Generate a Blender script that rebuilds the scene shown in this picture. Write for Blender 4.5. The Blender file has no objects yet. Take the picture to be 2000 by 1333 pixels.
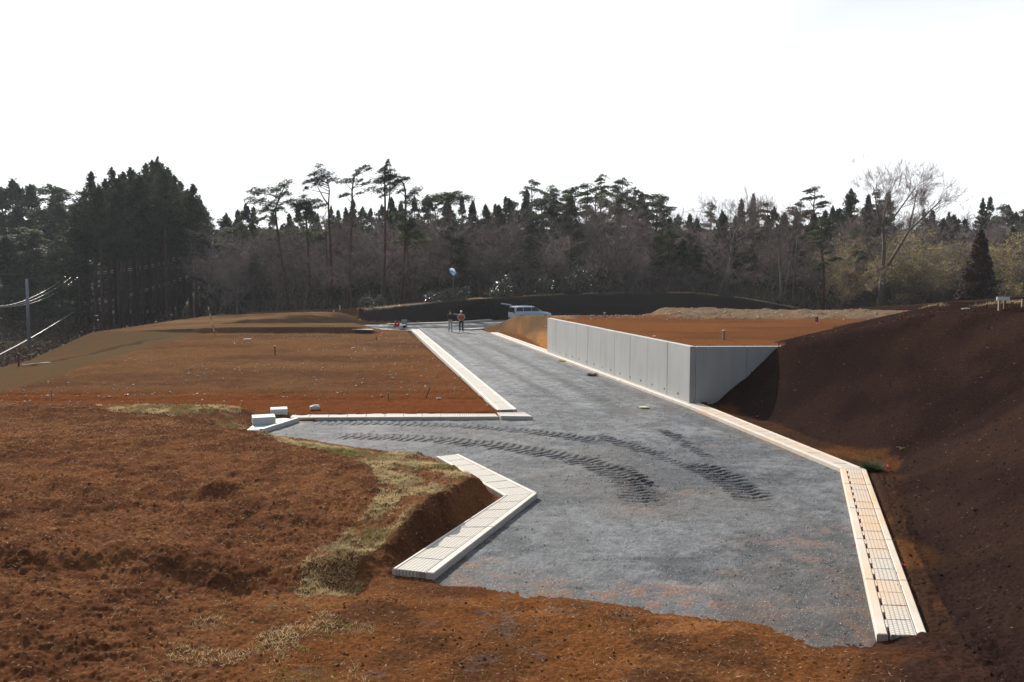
import bpy, math, random
import numpy as np
from mathutils import Vector
R = math.radians
sc = bpy.context.scene
COL = sc.collection
# ------------------------------------------------------------------ camera
FPX, CH, HZY = 1614.0, 4.5, 540.0            # focal length in photo pixels, eye height, horizon row
PITCH = math.atan((666.5 - HZY) / FPX)
cam_d = bpy.data.cameras.new('camera'); cam = bpy.data.objects.new('camera', cam_d); COL.objects.link(cam)
cam_d.sensor_width = 36; cam_d.lens = 36 * FPX / 2000; cam_d.clip_end = 3000; cam_d.clip_start = 0.1
cam.location = (0, 0, CH); cam.rotation_euler = (math.pi / 2 - PITCH, 0, 0)
sc.camera = cam
# ------------------------------------------------------------------ sun and sky
SUN_EL, SUN_AZ = R(29), R(-25)               # azimuth measured from +Y towards +X
SD = Vector((math.sin(SUN_AZ) * math.cos(SUN_EL), math.cos(SUN_AZ) * math.cos(SUN_EL), math.sin(SUN_EL)))
sl = bpy.data.lights.new('sun', 'SUN'); sl.energy = 5.0; sl.angle = R(0.6); sl.color = (1.0, 0.93, 0.84)
so = bpy.data.objects.new('sun', sl); COL.objects.link(so); so.rotation_euler = SD.to_track_quat('Z', 'Y').to_euler()
w = bpy.data.worlds.new('World'); sc.world = w; w.use_nodes = True
nt = w.node_tree; N = nt.nodes; L = nt.links; N.clear()
out = N.new('ShaderNodeOutputWorld'); bg = N.new('ShaderNodeBackground'); bg.inputs[1].default_value = 0.05
sky = N.new('ShaderNodeTexSky'); sky.sky_type = 'NISHITA'; sky.sun_disc = False
sky.sun_elevation = SUN_EL; sky.sun_rotation = SUN_AZ; sky.dust_density = 0.8; sky.air_density = 1.0; sky.altitude = 100
tc = N.new('ShaderNodeTexCoord')
dp = N.new('ShaderNodeVectorMath'); dp.operation = 'DOT_PRODUCT'; dp.inputs[1].default_value = SD
L.new(tc.outputs['Generated'], dp.inputs[0])
def smr(src, a, b, lo=0.0, hi=1.0):
    m = N.new('ShaderNodeMapRange'); m.interpolation_type = 'SMOOTHSTEP'
    for k, v in (('From Min', a), ('From Max', b), ('To Min', lo), ('To Max', hi)): m.inputs[k].default_value = v
    L.new(src, m.inputs['Value']); return m.outputs[0]
def mth(op, a, b):
    m = N.new('ShaderNodeMath'); m.operation = op
    for i, v in enumerate((a, b)):
        if isinstance(v, float): m.inputs[i].default_value = v
        else: L.new(v, m.inputs[i])
    return m.outputs[0]
sx = N.new('ShaderNodeSeparateXYZ'); L.new(tc.outputs['Generated'], sx.inputs[0])
cn = N.new('ShaderNodeTexNoise'); cn.inputs['Scale'].default_value = 2.2; cn.inputs['Detail'].default_value = 6; L.new(tc.outputs['Generated'], cn.inputs['Vector'])
glow = mth('MAXIMUM', smr(dp.outputs['Value'], .60, .93), smr(sx.outputs[2], .12, .37, 1.0, 0.0))     # veil is thickest round the sun and near the horizon
glow = mth('MULTIPLY', smr(dp.outputs['Value'], -.05, .45), mth('ADD', .46, mth('MULTIPLY', glow, .54)))
ad = N.new('ShaderNodeMath'); ad.operation = 'MULTIPLY_ADD'; ad.inputs[1].default_value = 0.08; ad.use_clamp = True
L.new(cn.outputs['Fac'], ad.inputs[0]); L.new(glow, ad.inputs[2])
mx = N.new('ShaderNodeMixRGB'); mx.inputs[2].default_value = (19.5, 20.0, 20.6, 1)   # thin bright cloud veil near the sun
L.new(ad.outputs[0], mx.inputs[0]); L.new(sky.outputs[0], mx.inputs[1])
L.new(mx.outputs[0], bg.inputs[0]); L.new(bg.outputs[0], out.inputs[0])
sc.view_settings.view_transform = 'Standard'; sc.view_settings.look = 'None'
sc.view_settings.exposure = 0.38; sc.view_settings.gamma = 1
sc.cycles.max_bounces = 5; sc.cycles.transparent_max_bounces = 4
rng = np.random.default_rng(7); random.seed(7)

# ------------------------------------------------------------------ helpers
def at(u, v, z=0.0):
    """point seen at photo pixel (u, v) lying at height z"""
    a = (u - 1000) / FPX; b = (666.5 - v) / FPX
    dy = math.cos(PITCH) + b * math.sin(PITCH); dz = -math.sin(PITCH) + b * math.cos(PITCH)
    t = (z - CH) / dz
    return Vector((a * t, dy * t, z))
def atd(u, v, d):
    """point seen at photo pixel (u, v) at distance d along +Y"""
    a = (u - 1000) / FPX; b = (666.5 - v) / FPX
    dy = math.cos(PITCH) + b * math.sin(PITCH); dz = -math.sin(PITCH) + b * math.cos(PITCH)
    t = d / dy
    return Vector((a * t, d, CH + dz * t))
def xs(u, d): return (u - 1000) / FPX * d / math.cos(PITCH)
def tag(o, label=None, cat=None, group=None, kind=None):
    if label: o['label'] = label
    if cat: o['category'] = cat
    if group: o['group'] = group
    if kind: o['kind'] = kind
    return o
def empty(name, loc=(0, 0, 0), rz=0.0):
    o = bpy.data.objects.new(name, None); COL.objects.link(o); o.location = loc; o.rotation_euler = (0, 0, rz)
    o.empty_display_size = 0.3
    return o
def npmesh(name, V, F, mat=None, parent=None, smooth=False, colors=None, uv=None):
    """V (n,3), F (m,k) arrays or list of arrays"""
    V = np.asarray(V, dtype=np.float32); me = bpy.data.meshes.new(name)
    Fs = F if isinstance(F, list) else [F]
    Fs = [np.asarray(f, dtype=np.int32) for f in Fs if len(f)]
    me.vertices.add(len(V)); me.vertices.foreach_set('co', V.ravel())
    loops = np.concatenate([f.ravel() for f in Fs]); tot = np.concatenate([np.full(len(f), f.shape[1], np.int32) for f in Fs])
    start = np.concatenate([[0], np.cumsum(tot)[:-1]]).astype(np.int32)
    me.loops.add(len(loops)); me.loops.foreach_set('vertex_index', loops)
    me.polygons.add(len(tot)); me.polygons.foreach_set('loop_start', start); me.polygons.foreach_set('loop_total', tot)
    me.polygons.foreach_set('use_smooth', np.full(len(tot), smooth))
    if colors is not None:
        ca = me.color_attributes.new('Col', 'FLOAT_COLOR', 'POINT')
        c4 = np.ones((len(V), 4), np.float32); c4[:, :colors.shape[1]] = colors
        ca.data.foreach_set('color', c4.ravel())
    if uv is not None:
        ul = me.uv_layers.new(name='UVMap'); ul.data.foreach_set('uv', np.asarray(uv, np.float32)[loops].ravel())
    me.update(calc_edges=True); me.validate()
    if mat: me.materials.append(mat)
    o = bpy.data.objects.new(name, me); COL.objects.link(o)
    if parent: o.parent = parent
    return o
class MB:
    """collects boxes, bars, tubes, discs; build() links them as one mesh object"""
    def __init__(s): s.v = []; s.f = []
    def add(s, vs, fs):
        n = len(s.v); s.v += [tuple(v) for v in vs]; s.f += [tuple(i + n for i in f) for f in fs]; return s
    def box(s, c, d, rz=0.0, ry=0.0, rx=0.0):
        from mathutils import Euler
        e = Euler((rx, ry, rz)).to_matrix(); c = Vector(c); vs = []
        for k in (-1, 1):
            for j in (-1, 1):
                for i in (-1, 1): vs.append(c + e @ Vector((i * d[0] / 2, j * d[1] / 2, k * d[2] / 2)))
        return s.add(vs, [(0, 2, 3, 1), (4, 5, 7, 6), (0, 1, 5, 4), (2, 6, 7, 3), (0, 4, 6, 2), (1, 3, 7, 5)])
    def tube(s, pts, rad, n=6, cap=True):
        pts = [Vector(p) for p in pts]; m = len(pts)
        if not hasattr(rad, '__len__'): rad = [rad] * m
        vs = []
        for i, p in enumerate(pts):
            t = (pts[min(i + 1, m - 1)] - pts[max(i - 1, 0)]).normalized()
            a = Vector((1, 0, 0)) if abs(t.x) < .8 else Vector((0, 1, 0))
            u = t.cross(a).normalized(); v = t.cross(u)
            for k in range(n):
                an = 2 * math.pi * k / n; vs.append(p + (u * math.cos(an) + v * math.sin(an)) * rad[i])
        fs = []
        for i in range(m - 1):
            for k in range(n):
                k2 = (k + 1) % n; fs.append((i * n + k, i * n + k2, (i + 1) * n + k2, (i + 1) * n + k))
        if cap: fs.append(tuple(range(n))[::-1]); fs.append(tuple((m - 1) * n + k for k in range(n)))
        return s.add(vs, fs)
    def prism(s, poly, z0, z1):
        n = len(poly); vs = [(p[0], p[1], z0) for p in poly] + [(p[0], p[1], z1) for p in poly]
        fs = [tuple(range(n))[::-1], tuple(range(n, 2 * n))] + [(i, (i + 1) % n, n + (i + 1) % n, n + i) for i in range(n)]
        return s.add(vs, fs)
    def ball(s, c, r, n=8, m=5, sq=(1, 1, 1)):
        vs = [(c[0], c[1], c[2] - r * sq[2])]
        for j in range(1, m):
            ph = -math.pi / 2 + math.pi * j / m
            for i in range(n):
                a = 2 * math.pi * i / n
                vs.append((c[0] + r * sq[0] * math.cos(ph) * math.cos(a), c[1] + r * sq[1] * math.cos(ph) * math.sin(a), c[2] + r * sq[2] * math.sin(ph)))
        vs.append((c[0], c[1], c[2] + r * sq[2])); fs = []
        for i in range(n): fs.append((0, 1 + (i + 1) % n, 1 + i)); fs.append((len(vs) - 1, 1 + (m - 2) * n + i, 1 + (m - 2) * n + (i + 1) % n))
        for j in range(m - 2):
            for i in range(n):
                a = 1 + j * n + i; b = 1 + j * n + (i + 1) % n; fs.append((a, b, b + n, a + n))
        return s.add(vs, fs)
    def build(s, name, mat, parent=None, smooth=False, bevel=0):
        me = bpy.data.meshes.new(name); me.from_pydata([tuple(v) for v in s.v], [], s.f); me.update()
        if smooth: me.polygons.foreach_set('use_smooth', [True] * len(me.polygons))
        me.materials.append(mat); o = bpy.data.objects.new(name, me); COL.objects.link(o)
        if parent: o.parent = parent
        if bevel:
            b = o.modifiers.new('bevel', 'BEVEL'); b.width = bevel; b.segments = 2; b.limit_method = 'ANGLE'
        return o
_tab = rng.random((256, 256)).astype(np.float32)
def vn(x, y, seed=0):
    x = np.asarray(x, np.float64) + seed * 17.31; y = np.asarray(y, np.float64) + seed * 9.77
    xi = np.floor(x).astype(np.int64); yi = np.floor(y).astype(np.int64); fx = x - xi; fy = y - yi
    fx = fx * fx * (3 - 2 * fx); fy = fy * fy * (3 - 2 * fy)
    a = _tab[xi & 255, yi & 255]; b = _tab[(xi + 1) & 255, yi & 255]; c = _tab[xi & 255, (yi + 1) & 255]; d = _tab[(xi + 1) & 255, (yi + 1) & 255]
    return (a * (1 - fx) + b * fx) * (1 - fy) + (c * (1 - fx) + d * fx) * fy
def fbm(x, y, s, o=4, seed=0, g=0.5):
    r = 0; a = 1; t = 0
    for k in range(o):
        r = r + a * vn(x * s, y * s, seed + k * 3 + 1); t += a; a *= g; s *= 2.03
    return r / t - 0.5
def ss(a, b, t):
    t = np.clip((t - a) / (b - a), 0, 1); return t * t * (3 - 2 * t)
def mixa(a, b, t): return a * (1 - t) + b * t

# ------------------------------------------------------------------ materials
def newmat(name):
    m = bpy.data.materials.new(name); m.use_nodes = True; return m, m.node_tree.nodes, m.node_tree.links, m.node_tree.nodes['Principled BSDF']
def simple(name, col, rough=0.7, var=0.15, scale=8.0, bump=0.0, bscale=40.0, metal=0.0, spec=0.4, rand=0.0, stain=None, coord='Object', transl=0.0):
    m, N, L, B = newmat(name)
    t = N.new('ShaderNodeTexCoord'); n = N.new('ShaderNodeTexNoise'); n.inputs['Scale'].default_value = scale; n.inputs['Detail'].default_value = 6
    L.new(t.outputs[coord], n.inputs['Vector'])
    cr = N.new('ShaderNodeValToRGB'); cr.color_ramp.elements[0].position = 0.3; cr.color_ramp.elements[1].position = 0.7
    cr.color_ramp.elements[0].color = tuple(c * (1 - var) for c in col) + (1,); cr.color_ramp.elements[1].color = tuple(min(1, c * (1 + var)) for c in col) + (1,)
    L.new(n.outputs['Fac'], cr.inputs[0]); src = cr.outputs[0]
    if stain:
        n2 = N.new('ShaderNodeTexNoise'); n2.inputs['Scale'].default_value = stain[1]; n2.inputs['Detail'].default_value = 5; L.new(t.outputs[coord], n2.inputs['Vector'])
        r2 = N.new('ShaderNodeMapRange'); r2.inputs['From Min'].default_value = stain[2]; r2.inputs['From Max'].default_value = stain[3]; r2.inputs['To Max'].default_value = stain[4] if len(stain) > 4 else 0.8; L.new(n2.outputs['Fac'], r2.inputs['Value'])
        mm = N.new('ShaderNodeMixRGB'); mm.inputs[2].default_value = tuple(stain[0]) + (1,); L.new(r2.outputs[0], mm.inputs[0]); L.new(src, mm.inputs[1]); src = mm.outputs[0]
    if rand:
        oi = N.new('ShaderNodeObjectInfo'); r3 = N.new('ShaderNodeMapRange'); r3.inputs['To Min'].default_value = 1 - rand; r3.inputs['To Max'].default_value = 1 + rand
        L.new(oi.outputs['Random'], r3.inputs['Value']); hs = N.new('ShaderNodeHueSaturation'); L.new(r3.outputs[0], hs.inputs['Value']); L.new(src, hs.inputs['Color']); src = hs.outputs[0]
    L.new(src, B.inputs['Base Color']); B.inputs['Roughness'].default_value = rough; B.inputs['Metallic'].default_value = metal
    B.inputs['Specular IOR Level'].default_value = spec
    if bump:
        nb = N.new('ShaderNodeTexNoise'); nb.inputs['Scale'].default_value = bscale; nb.inputs['Detail'].default_value = 6; L.new(t.outputs[coord], nb.inputs['Vector'])
        bp = N.new('ShaderNodeBump'); bp.inputs['Strength'].default_value = bump; bp.inputs['Distance'].default_value = 0.02; L.new(nb.outputs['Fac'], bp.inputs['Height']); L.new(bp.outputs[0], B.inputs['Normal'])
    if transl:
        tr = N.new('ShaderNodeBsdfTranslucent'); L.new(src, tr.inputs[0]); ms = N.new('ShaderNodeMixShader'); ms.inputs[0].default_value = transl
        o = N['Material Output']; L.new(B.outputs[0], ms.inputs[1]); L.new(tr.outputs[0], ms.inputs[2]); L.new(ms.outputs[0], o.inputs[0])
    return m
def soilmat(name, fine=26.0, spec_amt=0.5, speck=(0.45, 0.38, 0.30), speck_t=0.07, bump=0.6, rough=0.85, dist=0.03, vor=14.0, contrast=0.55, spec=0.0):
    m, N, L, B = newmat(name)
    t = N.new('ShaderNodeTexCoord'); a = N.new('ShaderNodeVertexColor'); a.layer_name = 'Col'
    n = N.new('ShaderNodeTexNoise'); n.inputs['Scale'].default_value = fine; n.inputs['Detail'].default_value = 8; n.inputs['Roughness'].default_value = 0.7
    L.new(t.outputs['Object'], n.inputs['Vector'])
    r = N.new('ShaderNodeMapRange'); r.inputs['From Min'].default_value = 0.3; r.inputs['From Max'].default_value = 0.7; r.inputs['To Min'].default_value = 1 - contrast; r.inputs['To Max'].default_value = 1 + contrast
    L.new(n.outputs['Fac'], r.inputs['Value'])
    mu = N.new('ShaderNodeVectorMath'); mu.operation = 'SCALE'; L.new(a.outputs['Color'], mu.inputs[0]); L.new(r.outputs[0], mu.inputs['Scale'])
    v = N.new('ShaderNodeTexVoronoi'); v.inputs['Scale'].default_value = vor; L.new(t.outputs['Object'], v.inputs['Vector'])
    sep = N.new('ShaderNodeSeparateColor'); L.new(v.outputs['Color'], sep.inputs[0])
    c1 = N.new('ShaderNodeMath'); c1.operation = 'LESS_THAN'; c1.inputs[1].default_value = speck_t; L.new(sep.outputs[0], c1.inputs[0])
    c2 = N.new('ShaderNodeMath'); c2.operation = 'LESS_THAN'; c2.inputs[1].default_value = 0.32; L.new(v.outputs['Distance'], c2.inputs[0])
    c3 = N.new('ShaderNodeMath'); c3.operation = 'MULTIPLY'; L.new(c1.outputs[0], c3.inputs[0]); L.new(c2.outputs[0], c3.inputs[1])
    c4 = N.new('ShaderNodeMath'); c4.operation = 'MULTIPLY'; c4.inputs[1].default_value = spec_amt; L.new(c3.outputs[0], c4.inputs[0])
    mm = N.new('ShaderNodeMixRGB'); mm.inputs[2].default_value = tuple(speck) + (1,); L.new(c4.outputs[0], mm.inputs[0]); L.new(mu.outputs[0], mm.inputs[1])
    L.new(mm.outputs[0], B.inputs['Base Color']); B.inputs['Roughness'].default_value = rough; B.inputs['Specular IOR Level'].default_value = spec
    nb = N.new('ShaderNodeTexNoise'); nb.inputs['Scale'].default_value = fine * 0.8; nb.inputs['Detail'].default_value = 8; nb.inputs['Roughness'].default_value = 0.75; L.new(t.outputs['Object'], nb.inputs['Vector'])
    bp = N.new('ShaderNodeBump'); bp.inputs['Strength'].default_value = bump; bp.inputs['Distance'].default_value = dist
    L.new(nb.outputs['Fac'], bp.inputs['Height']); L.new(bp.outputs[0], B.inputs['Normal'])
    return m
M_soil = soilmat('soil', speck_t=0.03, vor=24, fine=20, bump=0.9, dist=.05)
M_dark = soilmat('dark_soil', fine=18, speck_t=0.02, speck=(0.16, 0.11, 0.085), vor=22, contrast=0.5, bump=0.9, dist=.06)
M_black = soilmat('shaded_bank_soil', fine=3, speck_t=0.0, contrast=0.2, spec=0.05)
M_grav = soilmat('gravel', fine=34, speck=(0.55, 0.56, 0.58), speck_t=0.11, spec_amt=0.6, vor=44, bump=0.8, dist=0.02, contrast=0.38, rough=0.8, spec=0.15)
M_conc = simple('pale_concrete', (0.62, 0.58, 0.52), 0.8, 0.08, 3.0, 0.15, 60, stain=((0.55, 0.30, 0.14), 0.55, 0.55, 0.75, 0.45))
M_concr = simple('soil_stained_concrete', (0.60, 0.54, 0.46), 0.8, 0.08, 3.0, 0.15, 60, stain=((0.62, 0.33, 0.13), 0.5, 0.42, 0.7, 0.6))
def lidmat(name, stain_lo):
    m, N, L, B = newmat(name)
    uv = N.new('ShaderNodeUVMap'); t = N.new('ShaderNodeTexCoord')
    br = N.new('ShaderNodeTexBrick'); br.offset = 0; br.inputs['Scale'].default_value = 1.0; br.inputs['Mortar Size'].default_value = 0.009; br.inputs['Mortar Smooth'].default_value = 0.4
    br.inputs['Brick Width'].default_value = 0.055; br.inputs['Row Height'].default_value = 0.05
    br.inputs['Color1'].default_value = (0.66, 0.62, 0.55, 1); br.inputs['Color2'].default_value = (0.60, 0.56, 0.50, 1); br.inputs['Mortar'].default_value = (0.34, 0.31, 0.27, 1)
    L.new(uv.outputs[0], br.inputs['Vector'])
    n2 = N.new('ShaderNodeTexNoise'); n2.inputs['Scale'].default_value = 0.7; n2.inputs['Detail'].default_value = 6; L.new(t.outputs['Object'], n2.inputs['Vector'])
    r2 = N.new('ShaderNodeMapRange'); r2.inputs['From Min'].default_value = stain_lo; r2.inputs['From Max'].default_value = stain_lo + 0.25; r2.inputs['To Max'].default_value = 0.6; L.new(n2.outputs['Fac'], r2.inputs['Value'])
    mm = N.new('ShaderNodeMixRGB'); mm.inputs[2].default_value = (0.66, 0.38, 0.17, 1); L.new(r2.outputs[0], mm.inputs[0]); L.new(br.outputs[0], mm.inputs[1])
    L.new(mm.outputs[0], B.inputs['Base Color']); B.inputs['Roughness'].default_value = 0.85
    bp = N.new('ShaderNodeBump'); bp.invert = True; bp.inputs['Strength'].default_value = 0.5; bp.inputs['Distance'].default_value = 0.01; L.new(br.outputs['Fac'], bp.inputs['Height']); L.new(bp.outputs[0], B.inputs['Normal'])
    return m
M_lid = lidmat('drain_lid_concrete', 0.62); M_lidr = lidmat('stained_lid_concrete', 0.42)
def wallmat():
    m, N, L, B = newmat('wall_concrete'); t = N.new('ShaderNodeTexCoord')
    mp = N.new('ShaderNodeMapping'); mp.inputs['Scale'].default_value = (1.6, 1.6, 0.22); L.new(t.outputs['Object'], mp.inputs['Vector'])
    n = N.new('ShaderNodeTexNoise'); n.inputs['Scale'].default_value = 1.6; n.inputs['Detail'].default_value = 7; n.inputs['Roughness'].default_value = 0.6; L.new(mp.outputs[0], n.inputs['Vector'])
    cr = N.new('ShaderNodeValToRGB'); e = cr.color_ramp.elements; e[0].position = .3; e[0].color = (0.37, 0.375, 0.365, 1); e[1].position = .72; e[1].color = (0.44, 0.445, 0.435, 1); L.new(n.outputs['Fac'], cr.inputs[0])
    n2 = N.new('ShaderNodeTexNoise'); n2.inputs['Scale'].default_value = 0.7; n2.inputs['Detail'].default_value = 4; L.new(t.outputs['Object'], n2.inputs['Vector'])
    mm = N.new('ShaderNodeMixRGB'); mm.blend_type = 'MULTIPLY'; r = N.new('ShaderNodeMapRange'); r.inputs['From Min'].default_value = .4; r.inputs['From Max'].default_value = .7; r.inputs['To Max'].default_value = .35; L.new(n2.outputs['Fac'], r.inputs['Value'])
    mm.inputs[2].default_value = (0.75, 0.74, 0.68, 1); L.new(r.outputs[0], mm.inputs[0]); L.new(cr.outputs[0], mm.inputs[1]); L.new(mm.outputs[0], B.inputs['Base Color'])
    B.inputs['Roughness'].default_value = .75
    nb = N.new('ShaderNodeTexNoise'); nb.inputs['Scale'].default_value = 30; bp = N.new('ShaderNodeBump'); bp.inputs['Strength'].default_value = .1; L.new(t.outputs['Object'], nb.inputs['Vector']); L.new(nb.outputs['Fac'], bp.inputs['Height']); L.new(bp.outputs[0], B.inputs['Normal'])
    return m
M_wall = wallmat()
M_block = simple('block_concrete', (0.62, 0.60, 0.57), 0.8, 0.06, 5, 0.1, 60)
M_hole = simple('dark_opening', (0.015, 0.014, 0.013), 0.9, 0.1)  # near-black: painted shade for holes and openings, plain black for rods and eyes
M_steel = simple('galvanised_steel', (0.35, 0.37, 0.40), 0.45, 0.1, 12, metal=0.6)
M_pole = simple('concrete_pole', (0.22, 0.24, 0.28), 0.7, 0.1, 4)
M_wire = simple('bright_cable', (0.75, 0.72, 0.66), 0.25, 0.05, metal=0.4, spec=0.8)
M_pink = simple('pink_ribbon', (0.85, 0.05, 0.22), 0.5, 0.1, 20, transl=0.3)
M_red = simple('red_plastic', (0.62, 0.03, 0.02), 0.5, 0.1)
M_wood = simple('weathered_wood', (0.32, 0.24, 0.16), 0.8, 0.25, 30)
M_woodr = simple('red_brown_wood', (0.16, 0.05, 0.035), 0.75, 0.25, 20)
M_white = simple('white_paint', (0.78, 0.77, 0.75), 0.45, 0.04)
M_straw = simple('dry_straw', (0.50, 0.38, 0.22), 0.7, 0.35, 3, transl=0.25)
M_grassd = simple('dry_grass', (0.52, 0.42, 0.23), 0.7, 0.45, 1.3, transl=0.35)
M_grassg = simple('green_grass', (0.22, 0.24, 0.08), 0.7, 0.4, 1.1, transl=0.35)
M_cedar = simple('cedar_foliage', (0.056, 0.066, 0.036), 0.75, 0.35, 0.8, rand=0.35, spec=0.2, transl=0.25)
M_cedarb = simple('cedar_foliage_brown', (0.048, 0.025, 0.019), 0.75, 0.35, 0.8, rand=0.2, spec=0.2, transl=0.15)
M_pine = simple('pine_needles', (0.085, 0.105, 0.045), 0.7, 0.4, 0.7, rand=0.35, spec=0.25, transl=0.35)
M_pbark = simple('pine_bark', (0.13, 0.065, 0.045), 0.85, 0.3, 4, 0.3, 20, rand=0.2)
M_bark = simple('grey_bark', (0.16, 0.135, 0.12), 0.85, 0.35, 4, rand=0.4)
M_twig = simple('bare_twigs', (0.245, 0.19, 0.17), 0.8, 0.3, 0.6, rand=0.55, spec=0.3)
M_cbark = simple('cedar_bark', (0.10, 0.055, 0.045), 0.85, 0.3, 4, rand=0.3)
M_bamboo = simple('yellow_green_leaves', (0.46, 0.37, 0.14), 0.6, 0.3, 0.5, rand=0.2, transl=0.35)
M_gloss = simple('glossy_evergreen_leaves', (0.09, 0.10, 0.06), 0.32, 0.3, 1, spec=1.0)

# ------------------------------------------------------------------ terrain shape
def P2(u, v, z=0.0): p = at(u, v, z); return (p.x, p.y)
ROAD = [P2(1712, 1252), P2(1641, 922), P2(1348, 799), P2(1070, 694), P2(958, 652), (-3.3, 71.5), (0.5, 74), (5, 77), (12, 80), (22, 84), (22, 91.2), (6, 89.5), (2, 87.5), (-2, 84.5), (-9, 79.2), (-14, 77), (-24, 75.5), (-24, 70), (-12.5, 70),
        P2(808, 647), P2(1000, 800, .05), P2(1036, 818), P2(985, 820), P2(720, 822), P2(560, 824), P2(478, 842), P2(600, 857), P2(700, 872), P2(780, 884), P2(862, 893), P2(1048, 975), P2(846, 1134),
        P2(868, 1145), P2(950, 1147), P2(1050, 1160), P2(1150, 1172), P2(1300, 1190), P2(1420, 1207), P2(1500, 1222), P2(1600, 1262)]
def sdist(x, y, poly):
    d2 = np.full(x.shape, 1e18); ins = np.zeros(x.shape, bool); n = len(poly)
    for i in range(n):
        ax, ay = poly[i]; bx, by = poly[(i + 1) % n]; ex, ey = bx - ax, by - ay
        t = np.clip(((x - ax) * ex + (y - ay) * ey) / (ex * ex + ey * ey + 1e-12), 0, 1)
        d2 = np.minimum(d2, (x - ax - t * ex) ** 2 + (y - ay - t * ey) ** 2)
        c = ((ay > y) != (by > y)); 
        with np.errstate(divide='ignore', invalid='ignore'): xi = (bx - ax) * (y - ay) / (by - ay if by != ay else 1e-9) + ax
        ins ^= c & (x < xi)
    d = np.sqrt(d2); return np.where(ins, -d, d)
WN, WF = P2(1346, 793), P2(1069, 690)         # foot of the retaining wall, near corner and far end
WZ = 2.07
SEG_OUT = 0.62                                 # gutter width
def I(t, xp, fp): return np.interp(t, xp, fp)
TOE = ([3, 6, 10, 14, 19.4, 24, 28.8], [4.0, 4.6, 5.55, 6.85, 8.95, 8.0, 6.75])
BD = ([500, 690, 770, 960, 1010, 1070, 1200, 1590, 2200], [82, 81, 79, 83, 86, 88.5, 90, 92, 92])   # foot of the far shaded bank
BC = ([500, 690, 800, 900, 1000, 1100, 1200, 1350, 1450, 1520, 1590, 1700, 2200], [612, 604, 595, 585, 580, 575, 572, 572, 582, 594, 607, 612, 612])
LE = ([5, 30, 46, 62, 80], [-17, -19, -21.7, -23.2, -24])
G2 = [P2(u, v, .42) for u, v in ((486, 838), (600, 850), (760, 866), (820, 880), (860, 898), (928, 935), (915, 972), (860, 1008), (800, 1038), (730, 1078), (650, 1118), (560, 1160), (500, 1152), (560, 1100), (640, 1048), (720, 1000), (752, 960), (730, 920), (680, 893), (560, 868), (490, 850))]
G1 = [P2(u, v, .5) for u, v in ((190, 792), (350, 786), (462, 782), (472, 800), (482, 830), (440, 822), (400, 802), (330, 806), (220, 802))]
G3 = [P2(u, v, .35) for u, v in ((380, 1165), (620, 1155), (760, 1200), (720, 1333), (300, 1333))]
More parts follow.
